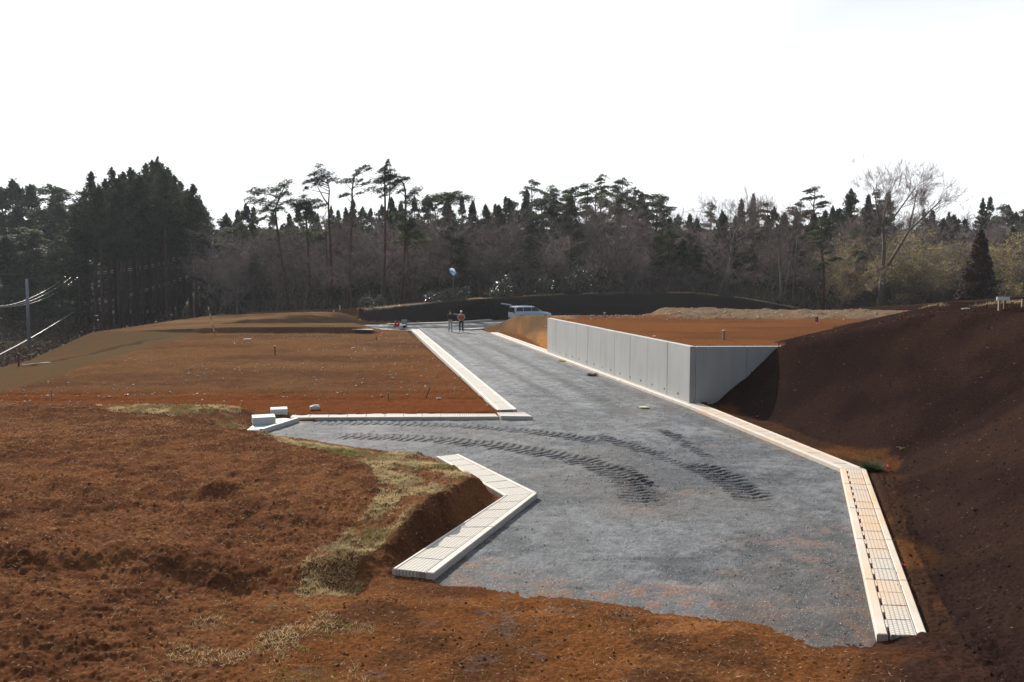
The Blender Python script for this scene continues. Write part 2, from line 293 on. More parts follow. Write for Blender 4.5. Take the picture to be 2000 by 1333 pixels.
def height(x, y, detail=True):
    """returns z, colour (n,3), region id"""
    x = np.asarray(x, float); y = np.asarray(y, float); u = 1000 + FPX * x / np.maximum(y, 1)
    sd = sdist(x, y, ROAD)
    n1 = fbm(x, y, .15, 3, 1); n2 = fbm(x, y, .8, 4, 5); n3 = fbm(x, y, 3.5, 4, 9); n4 = fbm(x, y, 14, 3, 13)
    reg = np.zeros(x.shape, int); C = np.zeros(x.shape + (3,))
    c = lambda *a: np.array(a)
    # ---- left lot, grass slope and valley
    e = I(y, *LE) - x + n2 * .6
    zl = .13 + n1 * .08 + n2 * .05
    zs = .13 - I(y, [46, 52, 62, 66], [.125, .11, -.025, -.025]) * np.clip(e, 0, 8.6) - .05 * np.maximum(e - 8.6, 0) - .4 * np.maximum(e - 8.2, 0)
    zs = np.maximum(zs, -4.5 + .03 * np.maximum(e - 20, 0))
    z = np.where(e > 0, zs + n2 * .12, zl + n3 * .05)
    m1 = ss(.3, .7, fbm(x * .55, y, .25, 5, 21, .6) + .5); m2 = ss(.35, .7, fbm(x * .6, y, .6, 5, 25, .6) + .5)
    near = ss(33, 29, y + n2 * 2)
    lot = mixa(c(.135, .068, .032), c(.095, .048, .026), m1[..., None]); lot = mixa(lot, c(.17, .088, .04), (m2 * .5)[..., None]) * (1 + .5 * n3)[..., None]
    lot = mixa(lot, c(.15, .048, .017), (near * .85)[..., None])
    lot = mixa(lot, c(.16, .055, .018), (ss(-9, -1, x + n1 * 4) * .55 * ss(24, 30, y))[..., None])
    C[:] = lot
    # bare tracks running across the front of the lot
    tr = np.exp(-((y - 29.5 - .02 * x) / .35) ** 2) + np.exp(-((y - 31.2 - .03 * x) / .3) ** 2)
    z = z - np.where(e < 0, tr * .06, 0)
    gs = (e > .2); reg[gs] = 4
    C[gs] = mixa(c(.094, .066, .034), c(.112, .064, .034), ss(.3, .7, n2 + .5)[..., None])[gs]
    gul = np.exp(-((x + 26.5 - (y - 50) * .16 + n2) / .25) ** 2) * ss(44, 47, y) * ss(60, 57, y); z = z - np.where(gs, gul * .3, 0)
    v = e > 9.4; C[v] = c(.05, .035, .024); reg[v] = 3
    path = np.exp(-((x + 44 - (y - 70) * .45) / 1.6) ** 4) * ss(40, 50, y) * ss(100, 90, y); C = np.where((v & (path > .5))[..., None], c(.22, .24, .27), C)
    # ---- upper terrace behind the left lot
    bx = I(y, [60, 64, 69, 88], [-7.4, -9.9, -11.0, -16.6])
    tm = ss(63.6, 63.95, y + n2 * .6) * ss(92, 89, y) * ss(-.2, 2.4, bx - x) * ss(-34, -28.5, x)
    zt = .58 + n1 * .1 + n2 * .05 + .004 * (y - 64) - .35 * ss(-20, -33, x)
    z = z * (1 - tm) + zt * tm
    tmm = (tm > .04); C[tmm] = mixa(c(.12, .062, .032), c(.16, .10, .055), ss(.3, .7, fbm(x * .3, y, .5, 3, 31) + .5)[..., None])[tmm]; reg[tmm] = 0
    # ---- forest floor rising behind
    hb = ss(91, 97, y); zh = -.3 + .055 * np.maximum(y - 96, 0) + .05 * np.maximum(y - 125, 0) + n1 * 1.2
    vl = ss(-22, -40, x - (y - 95) * -.12) * ss(200, 120, y); zh = zh - vl * 2.5; gv = ss(455, 372, u) * ss(185, 165, y); zh = mixa(zh, -3.3 + .012 * (y - 96) + n1 * .8, gv)
    z = z * (1 - hb) + zh * hb
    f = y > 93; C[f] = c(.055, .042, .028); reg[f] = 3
    pth = np.exp(-((u - 366 - (y - 126) * 1.55) / 13) ** 4) * ss(124, 126, y) * ss(154, 151, y) * f; C = np.where((pth > .4)[..., None], mixa(c(.36, .30, .23), c(.16, .13, .09), ss(-.1, .2, n2)[..., None]), C)
    z = z + pth * 3.0 + pth * .19 * np.maximum(y - 126, 0)
    # ---- far shaded bank
    D = I(u, *BD); zc = CH - (I(u, *BC) - HZY) * (D + 4) / FPX
    zb = np.minimum((y - D) * .95, np.maximum(zc, 0)) + n2 * .06
    zb2 = np.where(y > D + 7, zc + (zh - zc) * ss(D + 7, D + 26, y), zb)
    bm = (y > D) & (u > 480) & (tm < .02)
    z = np.where(bm, np.maximum(np.where(y > D + 7, zb2, zb), np.where(y > 97, z, -9)), z)
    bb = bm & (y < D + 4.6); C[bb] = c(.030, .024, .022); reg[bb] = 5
    be = bm & (y > D + zc / .95 + .08) & (y < D + zc / .95 + .7) & (u > 900); C[be] = c(.055, .042, .03)
    # ---- lot behind the retaining wall
    wt = (y - WN[1]) / (WF[1] - WN[1]); wx = WN[0] + (WF[0] - WN[0]) * wt
    zp = np.where(y < 51, WZ - .02, 4.5 - .0477 * y); right = ss(10.0, 11.4, x); zp = mixa(zp, WZ - .02 + 0 * zp, right * ss(50, 52, y)); zp = zp + n2 * .05 + n1 * .05
    back = np.maximum(68.3 - .5 * (x + 1.4), 57.5)
    ga = x - (np.interp(y, [48, 60, 67, 71], [WF[0] + .1, P2(1000, 668)[0] + SEG_OUT + .3, P2(950, 650)[0] + SEG_OUT + .2, -3.3]))
    inw = np.where(y < WF[1], ss(.04, .2, x - wx), np.clip(ga / 1.75, 0, 1)) * np.clip((back + 1.8 - y) / 1.8, 0, 1) * ss(WN[1] + .06, WN[1] + .26, y)
    wall = (y > WN[1] - .1) & (inw > 0.001)
    z = np.where(wall, z * (1 - inw) + zp * inw, z)
    cw = mixa(c(.165, .068, .028), c(.125, .054, .024), ss(.35, .65, fbm(x * .4, y, .6, 3, 41) + .5)[..., None])
    gr = ss(.35, .7, fbm(x * 1.3, y * .2 + x * .3, .6, 3, 45) + .5); cs = mixa(c(.12, .075, .04), c(.30, .145, .055), gr[..., None])
    cw = np.where(((y > WF[1]) & (x < 5.5) & (inw < 1) | (y > 51.5) & (x < 6))[..., None], cs, cw)
    strip = ss(46.5, 47.5, y + n2) * ss(9.4, 10.4, x + n2)
    z = z + np.where(wall, strip * (.10 + .07 * n3 + .12 * ss(.1, .3, n2)), 0)
    cw = mixa(cw, mixa(c(.19, .125, .072), c(.14, .105, .075), ss(.4, .6, n3 + .5)[..., None]), strip[..., None])
    C = np.where(wall[..., None], cw, C); reg[wall] = 0
    # low dark ridge behind it on the right
    rz_ = np.interp(u, [1500, 1590, 1750, 1900, 2100], [0, 1.95, 2.3, 2.75, 3.2]) * np.exp(-((y - 62) / 4.0) ** 2)
    k = (rz_ > z) & (y > 57) & (x > 10); z = np.where(k, rz_ + n2 * .1, z); C[k] = c(.038, .022, .018); reg[k] = 2
    # ---- big dark embankment on the right
    toe = I(y, *TOE) + n1 * .12; s = x - toe; sq = np.maximum(s, 0) ** 2 / (np.maximum(s, 0) + .7)
    cap = mixa(3.65 + 0 * x, np.minimum(2.10 + np.maximum(x - 9.2, 0) * .235, 3.6), ss(23, 28.2, y))
    cap = cap - (.16 - .07 * ss(14, 20, x)) * np.maximum(y - 29.5, 0)
    zz = sq / I(y, [23, 28.8], [1.36, .90]); kn = mixa(.5 + 0 * x, .22, ss(24, 28, y)); za = np.where(zz < cap - kn, zz, cap - kn + kn * (1 - np.exp(-np.maximum(zz - cap + kn, 0) / kn))) + (n1 * .05 + n2 * .03) * ss(0, 1, s)
    za = za * ss(50, 40, y)
    hm = (s > 0) & (y < 45) & ((y < WN[1] + .1) | (za > z))
    ww = (y >= WN[1] + .1) & (x < 9.6)
    hm &= ~ww
    zlow = (.015 + .057 * np.maximum(11.4 - y, 0) + n2 * .05 + n3 * .04) * ss(.6, 1.1, sd); z = np.where(hm & (y < WN[1] + .1), np.maximum(za + .03, np.maximum(zlow, .05 + n2 * .04)) , np.where(hm, np.maximum(za, z), z))
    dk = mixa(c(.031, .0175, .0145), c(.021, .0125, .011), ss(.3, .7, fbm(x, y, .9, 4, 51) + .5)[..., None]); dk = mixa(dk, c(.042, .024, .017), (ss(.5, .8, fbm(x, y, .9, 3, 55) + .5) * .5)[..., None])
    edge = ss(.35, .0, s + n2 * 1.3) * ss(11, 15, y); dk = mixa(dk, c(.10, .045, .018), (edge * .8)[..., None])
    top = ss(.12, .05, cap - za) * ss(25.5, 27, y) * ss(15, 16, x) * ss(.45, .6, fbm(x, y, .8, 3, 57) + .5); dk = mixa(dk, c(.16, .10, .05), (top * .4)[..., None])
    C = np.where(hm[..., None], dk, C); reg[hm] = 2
    flat = (~hm) & (y < WN[1]) & (sd > 0) & (x > 4); C[flat] = mixa(c(.11, .048, .02), c(.05, .027, .018), ss(.4, .6, n2 + .5)[..., None])[flat]; reg[flat] = 2
    z = np.where(flat, np.maximum(.05 + n2 * .04, zlow), z)
    # ---- foreground field (ploughed reddish soil) and the soil in front of the road
    fl = (x < 1.2 + 0 * x) & (y < 30) & (x < np.interp(y, [0, 11.8, 12.4, 16.4, 20, 24, 27], [1, -.4, -1.2, .6, -1.7, -5, -7.2]))
    far = ss(27.0, 25.2, y + n2 * .9 + .05 * (x + 8))
    vb = ss(20.6, 19.2, y) * ss(-3.4, -2.0, x)
    st = .02 + .60 * vb; wd = 2.6 - 2.05 * vb
    rp = ss(0, 1, (sd - st + n3 * .25 * (1 - vb * .3)) / wd)
    base = .50 + .03 * np.maximum(-x - 6, 0) * ss(24, 14, y) - .34 * ss(16.0, 11.5, y) * ss(-6.5, -3.0, x) * ss(-1.5, -2.2, x)
    und = .22 * fbm(x * .55 + y * .25, y - .1 * x, .42, 3, 61) * 1.6 + .10 * np.exp(-((y - 12.2 - .10 * x + n2) / .5) ** 2) * ss(-1.5, -4, x) - .10 * np.exp(-((y - 11.4 - .08 * x + n2) / .45) ** 2) * ss(-2, -4, x) - .15 * np.exp(-((y - 15.0 + .06 * (x + 6) ** 2 * .3) / .4) ** 2) * ss(-4, -6, x)
    und = und + .20 * np.exp(-((x + 2.62) / .55) ** 2 - ((y - 12.15) / .42) ** 2) - .18 * np.exp(-((x + 2.15) / .45) ** 2 - ((y - 11.55) / .3) ** 2)
    und = und + .14 * np.exp(-((x + 5.55) / .35) ** 2 - ((y - 15.6) / .3) ** 2) - .12 * np.exp(-((x + 5.7) / .9) ** 2 - ((y - 14.8) / .3) ** 2)
    n5 = fbm(x, y, 31, 2, 17); clod = n3 * .11 + n4 * .072 + n5 * .03
    low = ss(12.7, 10.4, y + n2 * .6) * ss(-5.2, -1.8, x + n2 * 1.5)           # bottom strip
    zbtm = .015 + .057 * np.maximum(11.4 - y, 0) + .03 * np.maximum(-x - 2, 0) + n2 * .07 + n3 * .05 + n4 * .03
    zf = (base + und + clod) * rp * far + z * (1 - far)
    zf = zf * (1 - low) + zbtm * low
    isf = fl & (far > .02) & (sd > 0)
    z = np.where(isf, zf, z)
    fc = mixa(c(.165, .072, .034), c(.098, .042, .022), ss(.35, .65, n2 * .6 + n3 * .6 + .5)[..., None]); fc = mixa(fc, c(.19, .085, .036), (ss(.58, .8, fbm(x, y, 1.7, 4, 65) + .5) * .7)[..., None])
    bt = mixa(c(.155, .062, .023), c(.088, .040, .019), ss(.35, .65, fbm(x, y, 1.1, 4, 67) + .5)[..., None]); bt = mixa(bt, c(.26, .11, .04), (ss(.6, .78, fbm(x * .5, y, 2.0, 3, 69) + .5) * .7)[..., None])
    bt = mixa(bt, c(.12, .09, .08), (ss(.66, .8, fbm(x, y, 2.8, 3, 71) + .5) * .4)[..., None])
    fc = mixa(fc, bt, low[..., None])
    gd = np.minimum(sdist(x, y, G2), sdist(x, y, G1)) + n3 * .5 + n2 * .4; gcol = mixa(c(.27, .20, .10), c(.17, .14, .06), ss(-.15, .2, n2)[..., None]); fc = mixa(fc, gcol, (ss(.1, -.25, gd) * (.05 + 1.0 * ss(-.08, .2, n3 + n2)) * .65 * np.where(vb > .3, ss(1.0, 1.35, sd), 1))[..., None])
    C = np.where(isf[..., None], mixa(C, fc, ss(0, .5, far)[..., None]), C); reg[isf] = 0
    b2 = (y < 12.2) & (~isf) & (sd > 0) & (~hm) & ~((x > 4.2) & (y > 9.9)); q = ss(3.4, 4.6, x + n2 * 1.6 - .25 * (y - 9)); zb_ = zbtm
    z = np.where(b2, zb_ * ss(0, .6, sd + n3 * .25), z); C = np.where(b2[..., None], mixa(bt, c(.045, .024, .018), q[..., None]), C); reg[b2] = 0; reg[b2 & (q > .5)] = 2
    # small clods everywhere close by
    cl = (sd > .1) & (reg != 3) & ~isf & ~b2; z = z + np.where(cl, n4 * .045 * ss(45, 15, y) + n3 * .035, 0)
    # below the road sheet and under gutters
    k = ss(.25, .75, sd); z = np.where(sd < .75, mixa(-.12 + 0 * z, np.maximum(z, -.3), np.where(isf | b2, ss(-.25, .02, sd), k)), z)
    # viewpoint bank under the camera
    z = np.maximum(z, (2.95 - .62 * np.maximum(np.hypot(x, y) - 1.6, 0)))
    return z, C, reg, sd
def hz(x, y):
    z, _, _, _ = height(np.array([float(x)]), np.array([float(y)])); return float(z[0])
# ground grid: rows get denser towards the viewpoint
ds = [1.0]
while ds[-1] < 330:
    d = ds[-1]; st = .10 if d < 6 else max(.024, .00082 * d ** 1.6)
    if 26 < d < 31: st = min(st, .11)
    if 60 < d < 95: st = min(st, .38)
    if 62.8 < d < 64.6: st = .13
    st = min(st, .55 if d < 100 else .55 + (d - 100) * .04); ds.append(d + st)
ds = np.array(ds)
tt = np.concatenate([np.linspace(-2.2, -.66, 60)[:-1], np.linspace(-.66, .68, 980), np.linspace(.68, 2.2, 60)[1:]])
GX = ds[:, None] * tt[None, :]; GY = np.repeat(ds[:, None], len(tt), 1)
gz, gc, gr_, gsd = height(GX.ravel(), GY.ravel())
nr, nc = GX.shape
idx = np.arange(nr * nc).reshape(nr, nc)
Q = np.stack([idx[:-1, :-1], idx[:-1, 1:], idx[1:, 1:], idx[1:, :-1]], -1).reshape(-1, 4)
V = np.stack([GX.ravel(), GY.ravel(), gz], 1); fr = gr_.reshape(nr, nc)[:-1, :-1].ravel()
keep = ~((gsd.reshape(nr, nc)[:-1, :-1].ravel() < -.6) & (GY[:-1, :-1].ravel() < 66))
def submesh(name, mask, mat):
    q = Q[mask & keep]; used = np.unique(q); mp = np.zeros(len(V), np.int32); mp[used] = np.arange(len(used))
    o = npmesh(name, V[used], mp[q], mat, smooth=True, colors=gc[used]); tag(o, kind='structure'); return o
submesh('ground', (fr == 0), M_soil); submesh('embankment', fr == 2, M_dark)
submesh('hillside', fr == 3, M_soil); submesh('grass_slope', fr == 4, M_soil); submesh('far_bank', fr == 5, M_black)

# ------------------------------------------------------------------ gravel road
TR = [([(590, 826), (700, 826), (800, 828), (900, 832), (1000, 839), (1100, 851), (1180, 866)], .42, .75),
      ([(640, 851), (750, 854), (850, 858), (950, 868), (1050, 882), (1130, 897), (1200, 920), (1240, 948), (1262, 988)], .50, 1.0),
      ([(1212, 905), (1245, 930), (1268, 960), (1275, 990)], .22, .9),
      ([(1150, 848), (1210, 866), (1260, 880), (1305, 890)], .30, .9),
      ([(1285, 836), (1320, 855), (1360, 880), (1385, 895)], .20, .8),
      ([(1345, 900), (1385, 918), (1430, 940), (1462, 965), (1480, 982)], .45, 1.1),
      ([(1270, 885), (1320, 905), (1370, 925), (1420, 945)], .22, .6)]
rows = [9.0]
while rows[-1] < 93:
    d = rows[-1]; rows.append(d + (.032 if d < 24 else min(.4, .032 + (d - 24) * .008)))
rows = np.array(rows); uu = np.arange(440, 1800, 2.1); uu = np.concatenate([np.arange(-100, 440, 12), uu]); tx = (uu - 1000) / FPX
RX = rows[:, None] * tx[None, :]; RY = np.repeat(rows[:, None], len(tx), 1); rx, ry = RX.ravel(), RY.ravel()
rs = sdist(rx, ry, ROAD)
al = (ry * .979 - rx * .203); ac = rx * .979 + ry * .203     # along / across the road
n2 = fbm(rx, ry, .7, 4, 80); n3 = fbm(rx, ry, 5, 4, 83); n4 = fbm(rx, ry, 22, 2, 87)
st_ = fbm(ac * 2.4, al * .06, 1.0, 4, 91)
rz = .0 + n2 * .02 + n3 * .018 + n4 * .012
grey = mixa(np.array([.078, .084, .092]), np.array([.126, .132, .140]), ss(.3, .7, n2 * (1 - .8 * ss(20, 40, ry)) + n3 * .35 + .5)[:, None])
far_ = ss(22, 34, ry)
grey = grey * (1 + (st_ * 1.0) * far_ + st_ * .45 + n4 * .5)[:, None]
grey = grey * (1 + .12 * ss(18, 26, ry))[:, None] * (1 + .8 * n3 + .5 * fbm(rx, ry, 1.6, 4, 88))[:, None]
# wheel ruts left along the lane
for off, wdt, amp in ((2.0, .28, .22), (3.75, .3, .2), (5.9, .25, .16), (7.6, .3, .14)):
    b = np.exp(-((ac - off - .35 * np.sin(al * .09 + off)) / wdt) ** 2) * ss(19, 30, ry); grey = grey * (1 + amp * b * (.4 + 1.3 * (fbm(ac, al * .3, .8, 3, int(off * 7)) + .5)))[:, None]; rz = rz - b * .012
# darker grey patches near the top of the lane
for pu, pv, a_, b_ in ((935, 674, .55, 1.0), (903, 657, .5, 1.3), (924, 666, .3, .6), (880, 668, .35, 2.4), (1010, 676, .5, 1.1), (1048, 774, .6, .4), (950, 737, .5, .5), (1170, 782, .35, .35)):
    q = P2(pu, pv); b = np.exp(-((ac - (q[0] * .979 + q[1] * .203)) / a_) ** 2 - ((al - (q[1] * .979 - q[0] * .203)) / b_) ** 2) * (.5 + 1.2 * (n2 + .5)); grey = grey * (1 - .5 * np.clip(b, 0, 1))[:, None]
for poly, hw, stg in TR:
    pts = np.array([P2(*p) for p in poly]); S = 0; best = np.full(rx.shape, 9.0); bs = np.zeros(rx.shape); sg = np.zeros(rx.shape); bt_ = np.zeros(rx.shape)
    tot = np.sum(np.hypot(*(pts[1:] - pts[:-1]).T))
    box = (rx > pts[:, 0].min() - 1) & (rx < pts[:, 0].max() + 1) & (ry > pts[:, 1].min() - 1) & (ry < pts[:, 1].max() + 1); ii = np.where(box)[0]
    for a, b in zip(pts[:-1], pts[1:]):
        ed = b - a; ln = np.hypot(*ed); X = rx[ii] - a[0]; Y = ry[ii] - a[1]
        t = np.clip((X * ed[0] + Y * ed[1]) / ln ** 2, 0, 1); dx = X - t * ed[0]; dy = Y - t * ed[1]; d = np.hypot(dx, dy); s = np.sign(ed[0] * Y - ed[1] * X)
        bt = d < best[ii]; j = ii[bt]; best[j] = d[bt]; bs[j] = S + t[bt] * ln; sg[j] = (s * d)[bt]; S += ln
    m = ss(hw * 1.12, hw * .62, best + n3 * .34) * ss(-.1, .8, bs) * ss(tot + .1, tot - .5, bs) * np.clip(.55 + stg * .4 + n2 * 2.2 * (1.2 - stg), 0, 1)
    ph = (bs + np.abs(sg) * .35 + n3 * .16 + n2 * .10) / .225; lug = .5 + .5 * np.sin(ph * 2 * np.pi)
    lug = ss(.15, .75, lug + n3 * .7 + n4 * .4)
    rz = rz + m * (lug - .55) * .030 + ss(.14, 0, np.abs(best - hw - .04)) * .012 * m
    k = m * (1 - lug) * .75 * stg * (.8 + 1.1 * (n2 + .5) * .6) + m * .40; grey = grey * (1 - np.clip(k, 0, .9))[:, None] + (np.clip(k, 0, .9) * .022)[:, None] * np.array([.8, 1, 1.5])
for pu, pv, a_, b_ in ((1515, 1060, .75, .30), (1600, 1057, .6, .35), (1385, 872, .35, .3), (1425, 1122, .3, .2), (1570, 1095, .7, .3), (1250, 995, .5, .3), (1625, 1035, .4, .3), (1330, 1155, .8, .3), (1520, 1180, .7, .3), (1280, 1150, .4, .2), (1340, 960, .5, .3)):
    q = P2(pu, pv); b = np.exp(-((rx - q[0]) / a_) ** 2 - ((ry - q[1]) / b_) ** 2) * ss(-.12, .12, n2 * .5 + n3); grey = mixa(grey, np.array([.25, .11, .05]), (np.clip(b, 0, 1) * .35)[:, None])
sp = ss(-.9, .0, rs + n2 * .7) * ((ry < 13) & (rx < 5)); grey = mixa(grey, np.array([.20, .09, .04]), (sp * ss(.45, .6, n3 + .5) * .6)[:, None])
sp = ss(-1.0, -.2, rs + n2 * 1.5) * (rx > 2.8) * (ry < 12.5); grey = mixa(grey, np.array([.07, .05, .04]), (sp * .5)[:, None])
sp = ss(-.5, .0, rs + n2 * .5) * (ry > 20) * (rx > -2); grey = mixa(grey, np.array([.22, .14, .09]), (sp * .3)[:, None])
tn = ss(.5, .75, fbm(rx, ry, .45, 4, 96) + .5) * .35; grey = mixa(grey, np.array([.13, .115, .10]), tn[:, None])
idx = np.arange(len(rx)).reshape(RX.shape); q = np.stack([idx[:-1, :-1], idx[:-1, 1:], idx[1:, 1:], idx[1:, :-1]], -1).reshape(-1, 4)
q = q[(rs[q] < .28).all(1)]; used = np.unique(q); mp = np.zeros(len(rx), np.int32); mp[used] = np.arange(len(used))
o = npmesh('road', np.stack([rx, ry, rz], 1)[used], mp[q], M_grav, smooth=True, colors=grey[used]); tag(o, kind='structure')

# ------------------------------------------------------------------ drain gutters with lids
def gutter(label, a0, a1, b0, b1, lid_len=.5, rim=(.14, .12), mat=M_conc, lidm=M_lid, z0=0.0, z1=None, h=.10, teeth=False, group='concrete drain gutters beside the gravel lane', endcap=True):
    """a = edge on the road side, b = outer edge, each from its near end to its far end"""
    z1 = z0 if z1 is None else z1
    a0, a1, b0, b1 = [Vector((p[0], p[1])) for p in (a0, a1, b0, b1)]
    root = empty('drain_gutter', (a0.x, a0.y, 0)); tag(root, label, 'drain gutter', group)
    L_ = ((a1 - a0).length + (b1 - b0).length) / 2; W_ = ((b0 - a0).length + (b1 - a1).length) / 2
    def P(t, s, z): p = (a0.lerp(a1, t)).lerp(b0.lerp(b1, t), s); return Vector((p.x - a0.x, p.y - a0.y, z + z0 + (z1 - z0) * t))
    def slab(mb, t0, t1, s0, s1, za, zb, ch=0.0):
        c = ch / L_; e = ch / W_
        vs = [P(t0, s0, za), P(t0, s1, za), P(t1, s1, za), P(t1, s0, za), P(t0, s0, zb - ch), P(t0, s1, zb - ch), P(t1, s1, zb - ch), P(t1, s0, zb - ch),
              P(t0 + c, s0 + e, zb), P(t0 + c, s1 - e, zb), P(t1 - c, s1 - e, zb), P(t1 - c, s0 + e, zb)]
        fs = [(3, 2, 1, 0), (0, 1, 5, 4), (1, 2, 6, 5), (2, 3, 7, 6), (3, 0, 4, 7), (4, 5, 9, 8), (5, 6, 10, 9), (6, 7, 11, 10), (7, 4, 8, 11), (8, 9, 10, 11)]
        mb.add(vs, fs)
    ra, rb = rim[0] / W_, 1 - rim[1] / W_; n = max(1, int(round(L_ / lid_len))); mb = MB(); fl = MB()
    seg = 4 if L_ < 12 else 1
    for k in range(0, n, 4):
        t0, t1 = k / n, min(1, (k + 4) / n)
        slab(mb, t0 + .004 / L_, t1 - .004 / L_, 0, ra, -.3, h, .012); slab(mb, t0 + .004 / L_, t1 - .004 / L_, rb, 1, -.3, h, .012)
    slab(fl, 0.002, .998, ra + .01, rb - .01, -.32, -.12)
    mb.build('rim', mat, root); fl.build('channel_floor', M_hole, root)
    base = None
    for k in range(n):
        lb = MB(); t0, t1 = k / n, (k + 1) / n; g = .006 / L_; j = random.uniform(-.003, .003)
        sA = ra + (.035 / W_ if teeth else .008 / W_)
        slab(lb, t0 + g, t1 - g, sA, rb - .008 / W_, h - .10, h - .006 + j, .008)
        if teeth:
            m = (t1 - t0); slab(lb, t0 + m * .5, t1 - m * .02, ra + .004 / W_, sA + .0005, h - .10, h - .007 + j, .003)
        me_o = lb.build('lid', lidm, root)
        ul = me_o.data.uv_layers.new(name='UVMap'); ds_ = (a1 - a0).normalized(); 
        for lp in me_o.data.loops:
            co = me_o.data.vertices[lp.vertex_index].co; al_ = co.x * ds_.x + co.y * ds_.y; ac_ = co.x * ds_.y - co.y * ds_.x
            ul.data[lp.index].uv = ((al_ - k * L_ / n) * .9, ac_ * .9)
    return root
def off(p, q, w):        # outer-edge point: right of direction p->q
    d = (Vector(q) - Vector(p)).normalized(); return Vector(p) + Vector((d.y, -d.x)) * w
A0, A1 = P2(1712, 1254), P2(1641, 923); B0, B1 = P2(1812, 1241, .1), P2(1692, 917, .1)
gutter('wide stained gutter with dashed slots along its rim, below the dark embankment', A0, A1, B0, B1, .5, (.13, .11), M_concr, M_lidr, teeth=True)
C1 = P2(1348, 799); D1 = off(C1, P2(1070, 694), .60)
gutter('stained drain gutter from the kinked corner to the near end of the grey wall', A1, C1, B1, D1, .6, (.13, .10), M_concr, M_lidr)
E1 = P2(1070, 694); F1 = off(E1, P2(960, 652), .56)
gutter('pale drain gutter along the foot of the grey retaining wall', C1, E1, D1, F1, .6, (.12, .10))
GE = P2(958, 652); H1 = off(GE, P2(940, 646), .56)
gutter('pale drain gutter below the brown soil slope past the far end of the wall', E1, GE, F1, H1, .6, (.12, .10))
gutter('short far drain gutter turning the corner behind the two people', (-4.3, 68.8), (1.5, 75.5), (-3.5, 68.6), (2.1, 75.1), .6, (.12, .10), h=.12)
K0, K1 = P2(1036, 819), P2(818, 646)
K0 = P2(1010, 806)
dL = (Vector(K1) - Vector(K0)).normalized(); nl = Vector((-dL.y, dL.x))
gutter('long pale gutter between the left soil lot and the gravel lane', K0, K1, Vector(K0) + nl * .66, Vector(K1) + nl * .6, .55, (.12, .10), h=.11)
gutter('short concrete drain piece jutting into the road, at the long left gutter', P2(1041, 821), P2(978, 820), P2(1026, 807, .1), P2(970, 807, .1), .6, (.1, .1), h=.12)
gutter('pale kerb like drain gutter across the front edge of the left soil lot', P2(974, 820), P2(566, 822), P2(968, 808, .1), P2(572, 808, .1), .62, (.06, .06), h=.10)
vc, vi = P2(1050, 973), P2(985, 969, .1)
gutter('gridded drain gutter slanting from the sharp point down to the foreground soil', P2(847, 1134), vc, P2(766, 1112, .1), vi, .58, (.13, .06), h=.11, endcap=True)
gutter('pale drain gutter slanting from the sharp point back to the grassy bank', vc, P2(895, 895), vi, P2(852, 892, .1), .58, (.09, .08), h=.11)
# far kerb line at foot of the shaded bank
k = MB(); pts = [(P2(760, 636)), P2(860, 633), P2(905, 631), P2(962, 627)]
for a, b in zip(pts[:-1], pts[1:]):
    d = (Vector(b) - Vector(a)).normalized(); nn = Vector((-d.y, d.x)) * .5
    k.prism([a, b, (b[0] + nn.x, b[1] + nn.y), (a[0] + nn.x, a[1] + nn.y)], -.1, .14)
tag(k.build('kerb', M_conc), 'thin pale kerb at the foot of the far shaded bank', 'kerb')

# ------------------------------------------------------------------ retaining wall
wr = empty('retaining_wall', (WN[0], WN[1], 0)); tag(wr, 'tall grey precast concrete retaining wall with a row of drain holes', 'retaining wall')
o0 = Vector((WN[0], WN[1])); wd_ = (Vector(WF) - o0); WL = wd_.length; wd_.normalize(); wn = Vector((wd_.y, -wd_.x))
mb = MB(); npn = int(round(WL / 2.0)); EPS = .004
for k in range(npn):
    s0, s1 = k * WL / npn, (k + 1) * WL / npn; g = .005; c = [wd_ * (s0 + (0 if k == 0 else g)), wd_ * (s1 - g), wd_ * (s1 - g) + wn * .22, wd_ * (s0 + (0 if k == 0 else g)) + wn * .22]
    j = random.uniform(-.003, .003)
    c = [p + wn * j for p in c]
    mb.prism([(p.x, p.y) for p in c][::-1], -.3, WZ + random.uniform(-.004, .004))
mb.build('side_panels', M_wall, wr, bevel=.012)
mb = MB(); ex = Vector((1, .035)).normalized(); en = Vector((-ex.y, ex.x)); segs = [0.0, 2.0, 4.0]
for s0, s1 in ((.225, 2.0), (2.012, 4.4)):
    c = [ex * s0, ex * s1, ex * s1 + en * .22, ex * s0 + en * .22]; mb.prism([(p.x, p.y + .003) for p in c], -.3, WZ - .002)
mb.build('end_panels', M_wall, wr, bevel=.012)
mb = MB(); c = [wd_ * .0 + wn * .005, wd_ * .0 + wn * .0, ]
for k in range(14):
    s = 1.0 + k * 1.26
    if s > WL - .5: break
    hb = MB(); p = wd_ * s - wn * .012; hb.tube([(p.x, p.y, .30), (p.x + wn.x * .05, p.y + wn.y * .05, .30)], .035, 8); hb.build('drain_hole', M_hole, wr)
cm = MB(); c = [wd_ * .02 - wn * .0, wd_ * (WL - .02), wd_ * (WL - .02) + wn * .225, wd_ * .02 + wn * .225]

